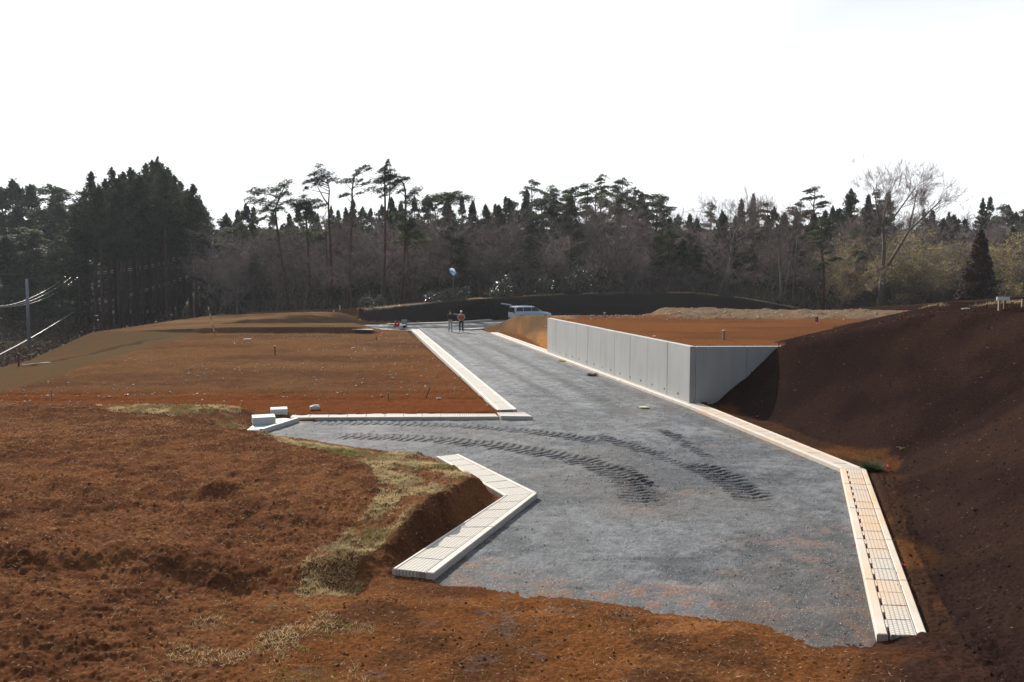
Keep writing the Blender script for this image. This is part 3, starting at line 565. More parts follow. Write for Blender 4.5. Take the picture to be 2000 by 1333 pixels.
# ------------------------------------------------------------------ catch basin with two blocks at the left end
bs_ = empty('catch_basin', tuple(P2(520, 830)) + (0,)); tag(bs_, 'low concrete basin frame under the two loose blocks at the left road end', 'catch basin'); ox, oy = bs_.location.x, bs_.location.y
fr_ = [P2(481, 839, .08), P2(515, 839, .08), P2(568, 817, .08), P2(520, 811, .08)]
mb = MB(); mb.prism([(p[0] - ox, p[1] - oy) for p in fr_], -.3, .06); mb.build('slab', M_block, bs_, bevel=.01)
mb = MB(); a, b = Vector(P2(515, 840, .1)), Vector(P2(584, 818, .1)); d = (b - a).normalized(); nn = Vector((-d.y, d.x)) * .14
mb.prism([(p.x - ox, p.y - oy) for p in (a, b, b + nn, a + nn)], -.3, .13); mb.build('rim', M_block, bs_, bevel=.01)
M_blue = simple('pale_blue_sheet', (0.42, 0.58, 0.66), 0.5, .1)
mb = MB(); pp = [P2(486, 836, .1), P2(512, 837, .1), P2(540, 826, .1), P2(500, 824, .1)]; mb.prism([(p[0] - ox, p[1] - oy) for p in pp], .062, .072); mb.build('sheet', M_blue, bs_)
for (u0, v0, lab, rz_, dm) in ((515, 826, 'low square concrete block nearer the camera at the left road end', .35, (.66, .6, .22)), (545, 809.5, 'square concrete block farther back at the left road end, beside the pale gutter', .3, (.52, .5, .2))):
    p = at(u0, v0, .09); t = MB(); t.box((0, 0, .1), dm, rz_); o = t.build('concrete_block', M_block, bevel=.006); o.location = p; tag(o, lab, 'concrete block', 'loose concrete blocks on the basin')

# ------------------------------------------------------------------ tree builders
def tris(cent, size, nrm=None, asp=1.0, r=rng):
    """random small triangles at the centres: returns V (3n,3)"""
    n = len(cent); a = r.normal(size=(n, 3)); a /= np.linalg.norm(a, axis=1)[:, None]
    if nrm is not None: a = a - (a * nrm).sum(1)[:, None] * nrm * .8; a /= np.linalg.norm(a, axis=1)[:, None] + 1e-9
    b = r.normal(size=(n, 3)); b -= (b * a).sum(1)[:, None] * a
    if nrm is not None: b = b - (b * nrm).sum(1)[:, None] * nrm * .8
    b /= np.linalg.norm(b, axis=1)[:, None] + 1e-9; s = (size * r.uniform(.6, 1.3, n))[:, None] if np.ndim(size) == 0 else (size * r.uniform(.6, 1.3, n))[:, None]
    return np.stack([cent + a * s * asp, cent - a * s * .5 * asp + b * s * .5, cent - a * s * .5 * asp - b * s * .5], 1).reshape(-1, 3)
def strips(p0, p1, wdt, r=rng):
    """thin twig triangles from p0 to p1"""
    d = p1 - p0; a = r.normal(size=p0.shape); a = np.cross(d, a); a /= np.linalg.norm(a, axis=1)[:, None] + 1e-9
    return np.stack([p0 + a * wdt * .5, p0 - a * wdt * .5, p1], 1).reshape(-1, 3)
def T(n): return np.arange(n * 3).reshape(-1, 3)
def trimesh(name, Vs, mat, parent):
    V = np.concatenate(Vs); return npmesh(name, V, T(len(V) // 3), mat, parent)
def bough(c, rx_, ry_, h, n, r, size=.16, droop=.0):
    """a flat pad of foliage: thin, domed, ragged edge"""
    a = r.uniform(0, 2 * np.pi, n); q = np.sqrt(r.uniform(0, 1, n)); lob = 1 + .25 * np.sin(a * 3 + r.uniform(0, 6)) + .15 * np.sin(a * 7 + r.uniform(0, 6)); q = q * lob
    x = np.cos(a) * q * rx_; y = np.sin(a) * q * ry_; z = h * (1 - q ** 2) * .5 + r.normal(0, h * .22, n) - droop * q ** 2
    z += .5 * h * np.sin(x * 3.1 + y * 2.3)
    P = np.stack([x, y, z], 1) + np.array(c)
    up = np.tile(np.array([[0, 0, 1.0]]), (n, 1))
    return tris(P, size, up, 1.1, r)
def proto_cedar(h, cr, base, seed, name='cedar_tree', fm=None, lsz=.17, bm=None, n=5200, dens=1.0, tr=.16, ragged=.3, shape=1.05):
    r = np.random.default_rng(seed); root = empty(name); Vs = []
    lv = np.sort(r.uniform(base, 1, 110)); 
    for f in lv:
        z = f * h; g_ = (f - base) / (1 - base); rad = cr * (1 - g_ ** shape) * r.uniform(1 - ragged, 1 + ragged * .6) + .04
        if f < base + .12: rad *= r.uniform(.4, 1)
        a = r.uniform(0, 2 * np.pi); m = int(n / 110 * (.4 + rad / cr)); q = r.uniform(.15, 1, m) ** .7
        wd = .12 + .22 * rad * (1 - q * .6); lat = r.normal(0, 1, m) * wd; ca, sa = math.cos(a), math.sin(a)
        P = np.stack([ca * q * rad - sa * lat, sa * q * rad + ca * lat, z - .25 * rad * q + .35 * rad * q ** 3 + r.normal(0, .13, m)], 1)
        Vs.append(tris(P, lsz, None, 1.3, r))
    m = int(n * .02); tz = r.uniform(.9, 1.02, m); P = np.stack([r.normal(0, 1, m) * (.02 + 1.6 * (1.02 - tz)), r.normal(0, 1, m) * (.02 + 1.6 * (1.02 - tz)), h * tz], 1); Vs.append(tris(P, .14, None, 1.2, r))
    trimesh('crown', Vs, fm or M_cedar, root)
    t = MB(); t.tube([(0, 0, -.8), (r.normal(0, .05), 0, h * .3), (0, r.normal(0, .05), h * .65), (0, 0, h * .97)], [tr, tr * .82, tr * .5, .03], 7)
    for k in range(int(26 * base)):        # dead side twigs on the bare stem
        z = r.uniform(.1, base + .12) * h; a = r.uniform(0, 6.28); l = r.uniform(.3, 1.1); t.tube([(0, 0, z), (math.cos(a) * l, math.sin(a) * l, z - r.uniform(-.1, .25))], [.025, .008], 3, False)
    t.build('trunk', bm or M_cbark, root, True); return root
def proto_pine(h, seed, trunk=None, pads=None, tr=.17, fm=None, name='red_pine', spread=2.4, npad=13, base=.55, lean=.6):
    """trunk: list of points; pads: (x,y,z,rx,ry,h)"""
    r = np.random.default_rng(seed); root = empty(name)
    if trunk is None:
        a = r.uniform(0, 6.28); trunk = [(0, 0, -.8)]
        for f in (.25, .5, .7, .85, .97): trunk.append((math.cos(a) * lean * f ** 2 + r.normal(0, .12), math.sin(a) * lean * f ** 2 + r.normal(0, .12), f * h))
    if pads is None:
        pads = []
        for k in range(npad):
            f = base + (1 - base) * (k + r.uniform(0, .8)) / npad; a = r.uniform(0, 6.28); d = spread * (1.05 - ((f - base) / (1 - base)) ** 1.6 * .85) * r.uniform(.3, .85)
            rr = spread * r.uniform(.32, .55) * (1.15 - .5 * (f - base) / (1 - base)); pads.append((math.cos(a) * d, math.sin(a) * d, f * h, rr, rr * r.uniform(.7, 1), rr * .32))
        pads.append((trunk[-1][0], trunk[-1][1], h * .99, spread * .3, spread * .3, .5))
    t = MB(); m = len(trunk); t.tube(trunk, [tr * (1 - .75 * i / (m - 1)) for i in range(m)], 7); Vs = []
    for p in pads:
        zz = p[2] - r.uniform(.3, 1.0); tp = min(trunk, key=lambda q: abs(q[2] - zz)); 
        for a_, b_ in zip(trunk[:-1], trunk[1:]):
            if a_[2] <= zz <= b_[2]: k = (zz - a_[2]) / (b_[2] - a_[2] + 1e-6); tp = tuple(a_[i] + (b_[i] - a_[i]) * k for i in range(3))
        mid = ((tp[0] + p[0]) / 2, (tp[1] + p[1]) / 2, (tp[2] + p[2]) / 2 + r.uniform(-.15, .25)); t.tube([tp, mid, p[:3]], [.06, .04, .015], 4, False)
        for q in range(3):
            a = r.uniform(0, 6.28); t.tube([p[:3], (p[0] + math.cos(a) * p[3] * .8, p[1] + math.sin(a) * p[4] * .8, p[2] + .05)], [.018, .006], 3, False)
        nn = int(max(120, p[3] * p[4] * (330 if p[2] > 0 and h == 1 else 520)))
        for j in range(3):
            o_ = r.normal(0, .28, 3) * (p[3], p[4], .5 * p[5]); Vs.append(bough((p[0] + o_[0], p[1] + o_[1], p[2] + o_[2]), p[3] * .75, p[4] * .75, p[5], nn // 2, r, .13))
    trimesh('crown', Vs, fm or M_pine, root); t.build('trunk', M_pbark, root, True); return root
def proto_bare(h, seed, fork=.35, spread=.5, ntw=3600, tr=.15, name='bare_tree', tm=None, limbs=9, leaf=None, stems=1, wtw=.026):
    r = np.random.default_rng(seed); root = empty(name); t = MB(); P0 = []; P1 = []
    def grow(p, d, l, rad, lev):
        pts = [p]; dd = d
        for k in range(3):
            dd = (dd + Vector(r.normal(0, .10 + .05 * lev, 3)) + Vector((0, 0, .05))).normalized(); pts.append(pts[-1] + dd * l / 3)
        if lev < 3: t.tube(pts, [rad, rad * .82, rad * .62, rad * .42], 6 if lev == 0 else (4 if lev == 1 else 3), False)
        else: t.tube([pts[0], pts[2], pts[3]], [max(rad, .012), .010, .006], 3, False)
        if lev >= 2: ends.append((pts[1], pts[3], dd, l))
        if lev < 3:
            nb = (limbs, 5, 4)[lev]
            for k in range(nb):
                f = (fork if lev == 0 else .2) + (1 - (fork if lev == 0 else .2)) * (k + r.uniform(0, 1)) / nb; f = min(f, .99)
                i = min(2, int(f * 3)); q = pts[i].lerp(pts[i + 1], f * 3 - i); a = r.uniform(0, 6.28); n_ = dd.orthogonal().normalized(); n_.rotate(__import__('mathutils').Quaternion(dd, a))
                s_ = spread * r.uniform(.7, 1.4) * (1.0 if lev else 1.1); nd = (dd + n_ * s_ * 1.4).normalized()
                grow(q, nd, l * (r.uniform(.38, .55) if lev == 0 else r.uniform(.42, .62)), rad * (1 - f * .6) * .5, lev + 1)
    ends = []
    for s_ in range(stems):
        off_ = Vector((r.normal(0, .25), r.normal(0, .25), -.6)) * (1 if stems > 1 else 0) + Vector((0, 0, -.6 if stems == 1 else 0))
        grow(off_, (Vector((r.normal(0, .08 * stems), r.normal(0, .08 * stems), 1))).normalized(), h * .86, tr / math.sqrt(stems), 0)
    E = len(ends); a0 = np.array([e[0] for e in ends]); a1 = np.array([e[1] for e in ends]); dd = np.array([e[2] for e in ends]); ll = np.array([e[3] for e in ends])
    k = r.integers(0, E, ntw); f = r.uniform(0, 1, ntw)[:, None]; q0 = a0[k] * (1 - f) + a1[k] * f
    dv = dd[k] + r.normal(0, .55, (ntw, 3)); dv[:, 2] += .25; dv /= np.linalg.norm(dv, axis=1)[:, None]
    q1 = q0 + dv * (r.uniform(.3, .8, ntw) * np.clip(ll[k], .6, 1.6) * .8)[:, None]
    q2 = q0 + (q1 - q0) * r.uniform(.3, .8, (ntw, 1)); q3 = q2 + (dv + r.normal(0, .7, (ntw, 3))) * .28
    trimesh('twigs', [strips(q0, q1, wtw, r), strips(q2, q3, wtw * .7, r)], tm or M_twig, root)
    if leaf: 
        kk = r.integers(0, ntw, int(ntw * 1.1)); trimesh('leaves', [tris(q1[kk] + r.normal(0, .12, (len(kk), 3)), .085, None, 1.3, r)], leaf, root)
    t.build('trunk', M_bark, root, True); return root
def dup(root, loc, rz, sc_, label=None, group=None, cat=None):
    r_ = root.copy(); COL.objects.link(r_); r_.location = loc; r_.rotation_euler = (0, 0, rz); r_.scale = sc_ if hasattr(sc_, '__len__') else (sc_,) * 3
    tag(r_, label, cat, group)
    for ch in root.children:
        c_ = ch.copy(); COL.objects.link(c_); c_.parent = r_
    return r_
class Kind:
    """first use moves the built tree itself, later uses copy it"""
    def __init__(s, root, h):
        s.r = root; s.used = False; zz = []
        for ch in root.children:
            a = np.empty(len(ch.data.vertices) * 3, np.float32); ch.data.vertices.foreach_get('co', a); zz.append(a[2::3])
        s.h = float(np.percentile(np.concatenate(zz), 99.7))
    def put(s, x, y, top, label, group, cat, wid=1.0, rz=None, zb=None):
        z = hz(x, y) if zb is None else zb; k = (top - z) / s.h; rz = random.uniform(0, 6.28) if rz is None else rz
        wv = max(.25, min(3, k)) ** .6 * wid
        if not s.used:
            s.used = True; s.r.location = (x, y, z); s.r.rotation_euler = (0, 0, rz); s.r.scale = (wv, wv, k); tag(s.r, label, cat, group); return s.r
        return dup(s.r, (x, y, z), rz, (wv, wv, k), label, group, cat)

# ------------------------------------------------------------------ named pines on the skyline (left half), pads placed in metres around each trunk
DP = 99.0; MPX = DP / FPX
def pine_at(label, base_u, trunk_px, pads_px, seed, d=DP, tr=.2, forks=()):
    m = d / FPX; bx_ = xs(base_u, d); zb = hz(bx_, d); 
    def cv(u, v): q = atd(u, v, d); return (q.x - bx_, q.z - zb)
    r = np.random.default_rng(seed); y_ = 0; tk = [(0, 0, -.8)]
    for u, v in trunk_px: a = cv(u, v); y_ += r.normal(0, .12); tk.append((a[0], y_, a[1]))
    pads = []
    for p in pads_px:
        a = cv(p[0], p[1]); rw = p[2] * m * .5; pads.append((a[0], r.normal(0, rw * .35), a[1], rw, rw * .85, max(.3, (p[3] if len(p) > 3 else 9) * m * .8)))
    ro = proto_pine(1, seed, tk, pads, tr); ro.location = (bx_, d, zb); tag(ro, label, 'pine tree', 'tall red pines standing above the wood left of centre')
    for f in forks:
        mb = MB(); mb.tube([(cv(*q)[0], .1 * i, cv(*q)[1]) for i, q in enumerate(f)], [.11, .08, .05, .03][:len(f)], 5); mb.build('branch', M_pbark, ro, True)
pine_at('leaning red pine with wide flat crown, leftmost above the skyline', 566, [(560, 560), (548, 500), (540, 440), (537, 410), (548, 380), (556, 362)],
        [(562, 362, 30, 12), (545, 372, 52, 14), (552, 384, 40), (512, 378, 44, 10), (494, 374, 30, 8), (487, 388, 22, 7), (506, 396, 44, 10), (528, 400, 46, 12), (541, 412, 44), (560, 396, 34, 8), (515, 412, 40), (520, 430, 46, 8)], 1)
pine_at('forked red pine whose crown stands clear of the wood against the sky', 650, [(648, 560), (646, 480), (643, 430), (643, 402), (644, 372), (640, 352)],
        [(622, 328, 16, 10), (628, 338, 30, 11), (608, 342, 30, 9), (640, 346, 34, 10), (604, 352, 34, 8), (652, 352, 24, 7), (628, 356, 40, 12), (620, 364, 26, 8), (596, 358, 20, 8), (598, 370, 12, 7)], 2, forks=[[(643, 402), (632, 388), (620, 366)]])
pine_at('slender red pine with sparse crown leaning right at its top', 676, [(682, 560), (685, 480), (688, 400), (688, 372), (692, 345), (704, 336)],
        [(704, 334, 26, 8), (715, 327, 14, 6), (675, 357, 44, 9), (694, 340, 20, 6), (703, 355, 18, 6), (716, 361, 26, 5), (676, 383, 34, 7), (700, 380, 20, 6), (720, 333, 24, 4)], 3)
pine_at('tallest red pine with layered crown and two stems, near the middle', 742, [(750, 560), (752, 480), (752, 400), (751, 360), (752, 330), (756, 316)],
        [(757, 318, 12, 9), (756, 327, 26, 9), (748, 335, 30, 8), (760, 337, 32, 8), (743, 347, 44, 9), (766, 347, 34, 8), (752, 356, 54, 9), (768, 359, 36, 8), (738, 373, 46, 9), (760, 370, 34, 8), (752, 384, 24, 6)], 4, forks=[[(755, 430), (761, 380), (762, 335), (760, 322)]])
pine_at('crooked red pine right of the tallest one, crown bent over', 778, [(786, 560), (792, 480), (793, 400), (792, 372), (789, 360), (782, 352)],
        [(780, 352, 34, 9), (768, 349, 34, 9), (796, 352, 26, 5), (774, 364, 26, 8), (782, 374, 28, 8), (812, 374, 32, 11), (806, 384, 34, 10), (800, 396, 50, 10), (798, 420, 56, 10), (800, 445, 60, 8)], 5)
pine_at('low bushy red pine between the forked pine and the leftmost one', 612, [(604, 560), (600, 480), (598, 430), (597, 410), (600, 395)],
        [(588, 386, 22, 8), (600, 394, 30, 8), (584, 397, 36, 9), (612, 396, 40, 9), (598, 404, 60, 9), (620, 404, 36, 8), (590, 412, 40, 8), (604, 420, 46, 9), (575, 402, 24, 7)], 6)
pine_at('reddish low pine showing among bare trunks below the skyline', 640, [(640, 560), (638, 500), (637, 470)],
        [(610, 464, 46, 10), (620, 470, 40, 8), (600, 455, 30, 7), (636, 456, 26, 7), (560, 452, 36, 8), (592, 432, 46, 8), (640, 436, 46, 8)], 7)
pine_at('low spreading pine with orange tinted crown right of the tallest pine', 806, [(800, 560), (797, 500), (795, 460)],
        [(798, 448, 38, 9), (812, 462, 50, 10), (790, 462, 40, 9), (820, 474, 40, 8), (780, 474, 40, 8), (800, 434, 40, 8)], 8)
pine_at('broad flat topped pine breaking the skyline right of the tall pines', 885, [(880, 520), (878, 450), (876, 400), (878, 388)],
        [(868, 386, 70, 11), (890, 382, 50, 10), (845, 388, 42, 9), (905, 390, 50, 9), (870, 396, 60, 9), (830, 392, 20, 8)], 9, d=112)

# ------------------------------------------------------------------ prototypes of the wood
K_bare = [Kind(proto_bare(12, 21, .35, .42, 2600, wtw=.022), 12), Kind(proto_bare(12, 22, .28, .5, 3000, limbs=10, wtw=.020), 12), Kind(proto_bare(12, 23, .45, .36, 2200, wtw=.024), 12), Kind(proto_bare(12, 24, .2, .32, 2800, stems=3, limbs=6, wtw=.02, tr=.2), 12), Kind(proto_bare(12, 25, .3, .55, 2800, limbs=9, wtw=.022), 12), Kind(proto_bare(12, 26, .5, .3, 1600, limbs=7, wtw=.026, tr=.19), 12)]
K_ced = [Kind(proto_cedar(12, 3.0, .08, 31, n=7500, ragged=.4, shape=1.3), 12), Kind(proto_cedar(12, 3.6, .15, 32, n=9000, ragged=.5, shape=1.5), 12), Kind(proto_cedar(12, 2.6, .2, 33, n=6500, ragged=.5, shape=1.2), 12), Kind(proto_cedar(12, 4.0, .1, 34, n=10000, ragged=.6, shape=2.0), 12)]
K_pin = [Kind(proto_pine(12, 41, spread=2.5, base=.45, npad=15), 12), Kind(proto_pine(12, 42, spread=2.2, base=.62, npad=11), 12), Kind(proto_pine(12, 43, spread=2.9, base=.5, npad=14, lean=1.2), 12)]
K_bam = [Kind(proto_bare(9, 51, .15, .35, 4200, stems=4, limbs=6, leaf=M_bamboo, name='willow_tree', tr=.1), 9), Kind(proto_bare(9, 52, .1, .42, 4200, stems=3, limbs=7, leaf=M_bamboo, name='willow_tree', tr=.1), 9)]
K_gro = [Kind(proto_cedar(15, 2.3, .54, 61, lsz=.125, n=6400, tr=.2, ragged=.75, shape=1.5), 15), Kind(proto_cedar(15, 2.0, .62, 62, lsz=.125, n=5000, tr=.18, ragged=.75, shape=1.3), 15), Kind(proto_cedar(15, 2.6, .48, 63, lsz=.125, n=6800, tr=.2, ragged=.75, shape=1.6), 15)]
SKY_U = [-100, 0, 60, 110, 150, 405, 440, 480, 540, 600, 660, 700, 740, 800, 850, 900, 940, 980, 1015, 1050, 1100, 1130, 1190, 1250, 1290, 1310, 1340, 1380, 1450, 1500, 1540, 1580, 1620, 1660, 1720, 1790, 1850, 1900, 1940, 1980, 2100]
SKY_V = [358, 362, 356, 362, 364, 432, 404, 402, 425, 405, 415, 385, 395, 392, 384, 384, 392, 378, 372, 358, 352, 352, 345, 360, 372, 396, 408, 400, 388, 390, 400, 396, 400, 378, 380, 392, 406, 398, 392, 402, 400]
def skyv(u): return float(np.interp(u, SKY_U, SKY_V))
ZN = ((410, 'above the left end of the left terrace'), (560, 'under the leaning pines'), (740, 'behind the middle of the left terrace'), (880, 'left of the traffic mirror'), (1010, 'between mirror and car'), (1150, 'behind the largest glinting shrub'), (1320, 'under the skyline hump'), (1480, 'over the middle of the dark bank'), (1600, 'over the low end of the dark bank'), (1720, 'left of the big forked tree'), (1860, 'right of the big forked tree'), (9999, 'round the brown conifer'))
def zone(u):
    t = ZN[0][1]
    for a, b in ZN:
        if u >= a - 60: t = b
    return ZN[-1][1] if u > 1860 else t
def plant(kinds, u, v, d, label, group, cat, wid=1.0):
    if group and 'valley' not in group: label = label + ', ' + zone(u); group = group + ', ' + zone(u)
    p = atd(u, v, d); return random.choice(kinds).put(p.x, d, p.z, label, group, cat, wid)
random.seed(11)
# skyline row
u = 412
while u < 2060:
    v = skyv(u) + random.uniform(-9, 20); d = random.uniform(128, 160)
    if 1040 < u < 1310: plant(K_pin, u, v, d, 'ragged layered dark pine on the skyline', 'skyline pines right of centre', 'pine tree', 1.15)
    elif 1556 < u < 1606: plant(K_pin, 1584, 366, 125, 'layered pine standing alone above the skyline over the end of the dark bank', None, 'pine tree', 1.2); u = 1606
    elif random.random() < .6 or 560 < u < 830: plant(K_ced, u, v, d, 'pointed dark cedar on the skyline', 'pointed cedars along the skyline', 'cedar tree', 1.0)
    elif random.random() < .5: plant(K_pin, u, v, d, 'small dark pine among cedars on the skyline', 'scattered pines on the skyline', 'pine tree')
    else: plant(K_bare, u, v, d, 'leafless tree between evergreens on the skyline', 'leafless trees on the skyline', 'bare tree')
    u += random.uniform(15, 25) if 1040 < u < 1310 else random.uniform(13, 27)
# second evergreen row just below the skyline
u = 415
while u < 2040:
    v = skyv(u) + random.uniform(12, 34); d = random.uniform(116, 128); q = random.random()
    if q < (.7 if (640 < u < 1000 or u > 1380) else .45): plant(K_ced, u, v, d, 'dark cedar deep inside the wood', 'dark cedars inside the wood', 'cedar tree', 1.15)
    elif q < .7: plant(K_pin, u, v + 5, d, 'green pine deep inside the wood', 'pines inside the wood', 'pine tree', 1.1)
    else: plant(K_bare, u, v, d, 'grey leafless tree deep inside the wood', 'leafless trees deep in the wood', 'bare tree', 1.2)
    u += random.uniform(20, 34)
# bare trees, three depths
for (lo, hi, dd, step, wid) in ((420, 2050, 110, 31, 1.25), (425, 2050, 103, 36, 1.2), (425, 2050, 98, 44, 1.1)):
    u = lo
    while u < hi:
        d = dd + random.uniform(-2.5, 2.5); v = {110: 430, 103: 462, 98: 496}[dd] + random.uniform(-22, 26)
        if dd == 110: v = skyv(u) + random.uniform(16, 66)
        if dd == 103: v -= 12
        if 1745 < u < 1870 and dd < 105: plant(K_bam, u, 452 + random.uniform(-8, 22) if dd == 103 else 500, d, 'yellow green willow like tree', 'yellow green trees at right', 'tree', 1.4)
        elif 1690 < u < 1900 and dd == 110: plant(K_bam, u, v + 40, 107, 'yellow green willow like tree', 'yellow green trees at right', 'tree', 1.3)
        elif dd >= 103 and random.random() < .30: plant(K_pin, u, v + 10, d, 'low green pine among bare trees', 'low green pines in the wood', 'pine tree', 1.0)
        elif dd == 103 and random.random() < .12: plant(K_ced, u, v, d, 'low dark cedar among bare trees', 'low cedars in the wood', 'cedar tree', 1.3)
        else: plant(K_bare, u, v, d, ('nearest', 'middle row', 'farther')[(dd > 100) + (dd > 105)] + ' leafless tree', ('front row', 'middle row', 'farther row')[(dd > 100) + (dd > 105)] + ' of leafless trees', 'bare tree', wid)
        u += step * random.uniform(.7, 1.3)
for u, v in ((1975, 450), (2000, 458), (1640, 470), (1768, 455)): plant(K_bam, u, v, 96, 'yellow green willow like tree', 'yellow green trees at right', 'tree', 1.2)
# named trees on the right
def bare_custom(label, base_u, d, limbs, seed, ntw=9000, wtw=.016):
    """a leafless tree whose main limbs follow given lines; branches and twigs grow from them"""
    r = np.random.default_rng(seed); bx_ = xs(base_u, d); zb = hz(bx_, d); ro = empty('bare_tree', (bx_, d, zb)); tag(ro, label, 'bare tree'); t = MB(); ends = []
    def grow(p, dv, l, rad, lev):
        pts = [p]; dd = dv
        for k in range(3): dd = (dd + Vector(r.normal(0, .14, 3)) + Vector((0, 0, .07))).normalized(); pts.append(pts[-1] + dd * l / 3)
        t.tube(pts, [rad, rad * .8, rad * .6, rad * .4], 4 if lev < 2 else 3, False); ends.append((pts[1], pts[3], dd, l))
        if lev < 2:
            for k in range(4):
                f = r.uniform(.25, 1) * 2.99; i = int(f); n_ = dd.orthogonal().normalized(); n_.rotate(__import__('mathutils').Quaternion(dd, r.uniform(0, 6.28)))
                grow(pts[i].lerp(pts[i + 1], f - i), (dd + n_ * r.uniform(.5, 1.0)).normalized(), l * r.uniform(.45, .7), rad * .5, lev + 1)
    for px_, r0, r1, nb, dep in limbs:
        pts = []
        for i, (u, v) in enumerate(px_): q = atd(u, v, d); pts.append(Vector((q.x - bx_, dep * i / (len(px_) - 1), q.z - zb)))
        if r0 > .2: pts[0].z = -.5
        m = len(pts); t.tube(pts, [r0 + (r1 - r0) * i / (m - 1) for i in range(m)], 7 if r0 > .1 else 5)
        for k in range(nb):
            f = (.3 + .7 * (k + r.uniform(0, 1)) / nb) * (m - 1) * .999; i = int(f); dd = (pts[i + 1] - pts[i]).normalized(); n_ = dd.orthogonal().normalized(); n_.rotate(__import__('mathutils').Quaternion(dd, r.uniform(0, 6.28)))
            grow(pts[i].lerp(pts[i + 1], f - i), (dd + n_ * r.uniform(.5, 1.0)).normalized(), r.uniform(1.6, 3.2), max(.025, r1 * .6), 0)
    a0 = np.array([e[0] for e in ends]); a1 = np.array([e[1] for e in ends]); dd = np.array([e[2] for e in ends]); k = r.integers(0, len(ends), ntw); f = r.uniform(0, 1, (ntw, 1)); q0 = a0[k] * (1 - f) + a1[k] * f
    dv = dd[k] + r.normal(0, .5, (ntw, 3)); dv[:, 2] += .25; dv /= np.linalg.norm(dv, axis=1)[:, None]; q1 = q0 + dv * r.uniform(.3, .8, (ntw, 1)); q2 = q0 + (q1 - q0) * r.uniform(.3, .8, (ntw, 1)); q3 = q2 + (dv + r.normal(0, .6, (ntw, 3))) * .3
    trimesh('twigs', [strips(q0, q1, wtw, r), strips(q2, q3, wtw * .7, r)], M_twig, ro); t.build('trunk', M_bark, ro, True)
bare_custom('big spreading bare tree with thick forked trunk, tallest leafless one at right', 1718, 92,
    [([(1716, 602), (1722, 560), (1724, 530)], .36, .28, 0, 0), ([(1724, 530), (1729, 480), (1728, 440), (1738, 395), (1748, 372)], .24, .06, 9, 1.0), ([(1726, 533), (1748, 492), (1770, 452), (1800, 422), (1828, 392)], .18, .05, 11, -1.2),
     ([(1728, 455), (1712, 420), (1705, 390), (1698, 368)], .10, .04, 7, -1), ([(1735, 440), (1760, 410), (1785, 380), (1800, 362)], .11, .04, 8, 1.4), ([(1722, 545), (1705, 500), (1690, 460)], .09, .04, 5, .8), ([(1775, 448), (1790, 400), (1800, 372)], .09, .04, 6, 1)], 71)
bare_custom('dark leaning bare tree with twin limbs above the middle of the dark bank', 1420, 97,
    [([(1413, 575), (1425, 530), (1430, 480)], .22, .17, 2, 0), ([(1430, 480), (1437, 455), (1448, 440), (1462, 425)], .14, .05, 7, 1), ([(1431, 478), (1452, 462), (1475, 445)], .12, .04, 7, -1), ([(1428, 500), (1412, 460), (1405, 430)], .08, .03, 5, .5)], 75, 5000)
bare_custom('bare tree with several dark upright limbs beside the low end of the dark bank', 1525, 94,
    [([(1527, 600), (1526, 550), (1524, 500), (1520, 460), (1518, 430)], .18, .05, 9, .5), ([(1530, 585), (1540, 530), (1546, 480), (1552, 450)], .12, .04, 7, -.8), ([(1548, 598), (1552, 540), (1558, 490), (1562, 455)], .11, .04, 7, .8)], 76, 5500)
cn_ = proto_cedar(9, 2.6, .0, 72, 'conifer', M_cedarb, n=15000, ragged=.12); cn_.location = (xs(1907, 78), 78, hz(xs(1907, 78), 78) - .1)
zt_ = atd(1907, 452, 78).z; cn_.scale = (1.05, 1.05, (zt_ - cn_.location.z) / 9.1); tag(cn_, 'broad dark brown cone shaped conifer at right edge of the wood', 'conifer')
rp_ = Kind(proto_pine(12, 73, spread=1.9, base=.45, npad=9, tr=.22), 12); p_ = atd(1612, 430, 93); rp_.put(p_.x, 93, p_.z, 'reddish trunk pine with yellow green lower boughs, right of the dark bank', None, 'pine tree', 1.1)
# ------------------------------------------------------------------ dark grove on the left
random.seed(5)
gp = [(178, 338, 74), (192, 362, 71), (205, 352, 76), (218, 330, 78), (232, 345, 72), (240, 338, 80), (255, 330, 76), (262, 336, 83), (272, 342, 73), (285, 322, 78), (297, 316, 84), (308, 312, 76), (318, 326, 72), (328, 330, 80), (340, 345, 75), (352, 356, 82), (366, 372, 78), (377, 362, 74), (389, 388, 79), (398, 405, 86), (165, 372, 78), (150, 400, 74), (226, 372, 69), (300, 345, 88), (340, 372, 90), (250, 362, 90), (275, 352, 94)]
def gz_(u, d): return ('at the left edge of' if u < 210 else 'left of the tallest crown in' if u < 280 else 'at the tallest crown of' if u < 335 else 'at the right edge of') + ' the grove' + (', back row' if d > 79 else ', front row')
for u, v, d in gp:
    D_ = d * 1.55; p = atd(u, v, D_); random.choice(K_gro).put(p.x, D_, p.z, ('tall bare trunked cedar, ' + gz_(u, d)), 'bare trunked cedars, ' + gz_(u, d), 'cedar tree', 1.3)
# forest behind and left of it
random.seed(6)
vr_ = ('on its skyline', 'halfway up the wood', 'lowest row')
for row, (d0, dv, n) in enumerate(((162, 0, 18), (150, 40, 13), (122, 95, 9))):
    for k in range(n):
        u = -90 + (480 if row < 2 else 240) * (k + random.uniform(0, .8)) / n; v = (skyv(u) if u < 160 else 395) + dv + random.uniform(-8, 14)
        kk = K_pin if random.random() < .5 else K_ced
        plant(kk, u, v, d0 + random.uniform(-4, 4), (('olive green pine beyond the left valley, ' + vr_[row]) if kk is K_pin else ('dark cedar beyond the left valley, ' + vr_[row])), ('pines beyond the left valley ' + vr_[row] if kk is K_pin else 'cedars beyond the left valley ' + vr_[row]), 'pine tree' if kk is K_pin else 'cedar tree', 1.7)
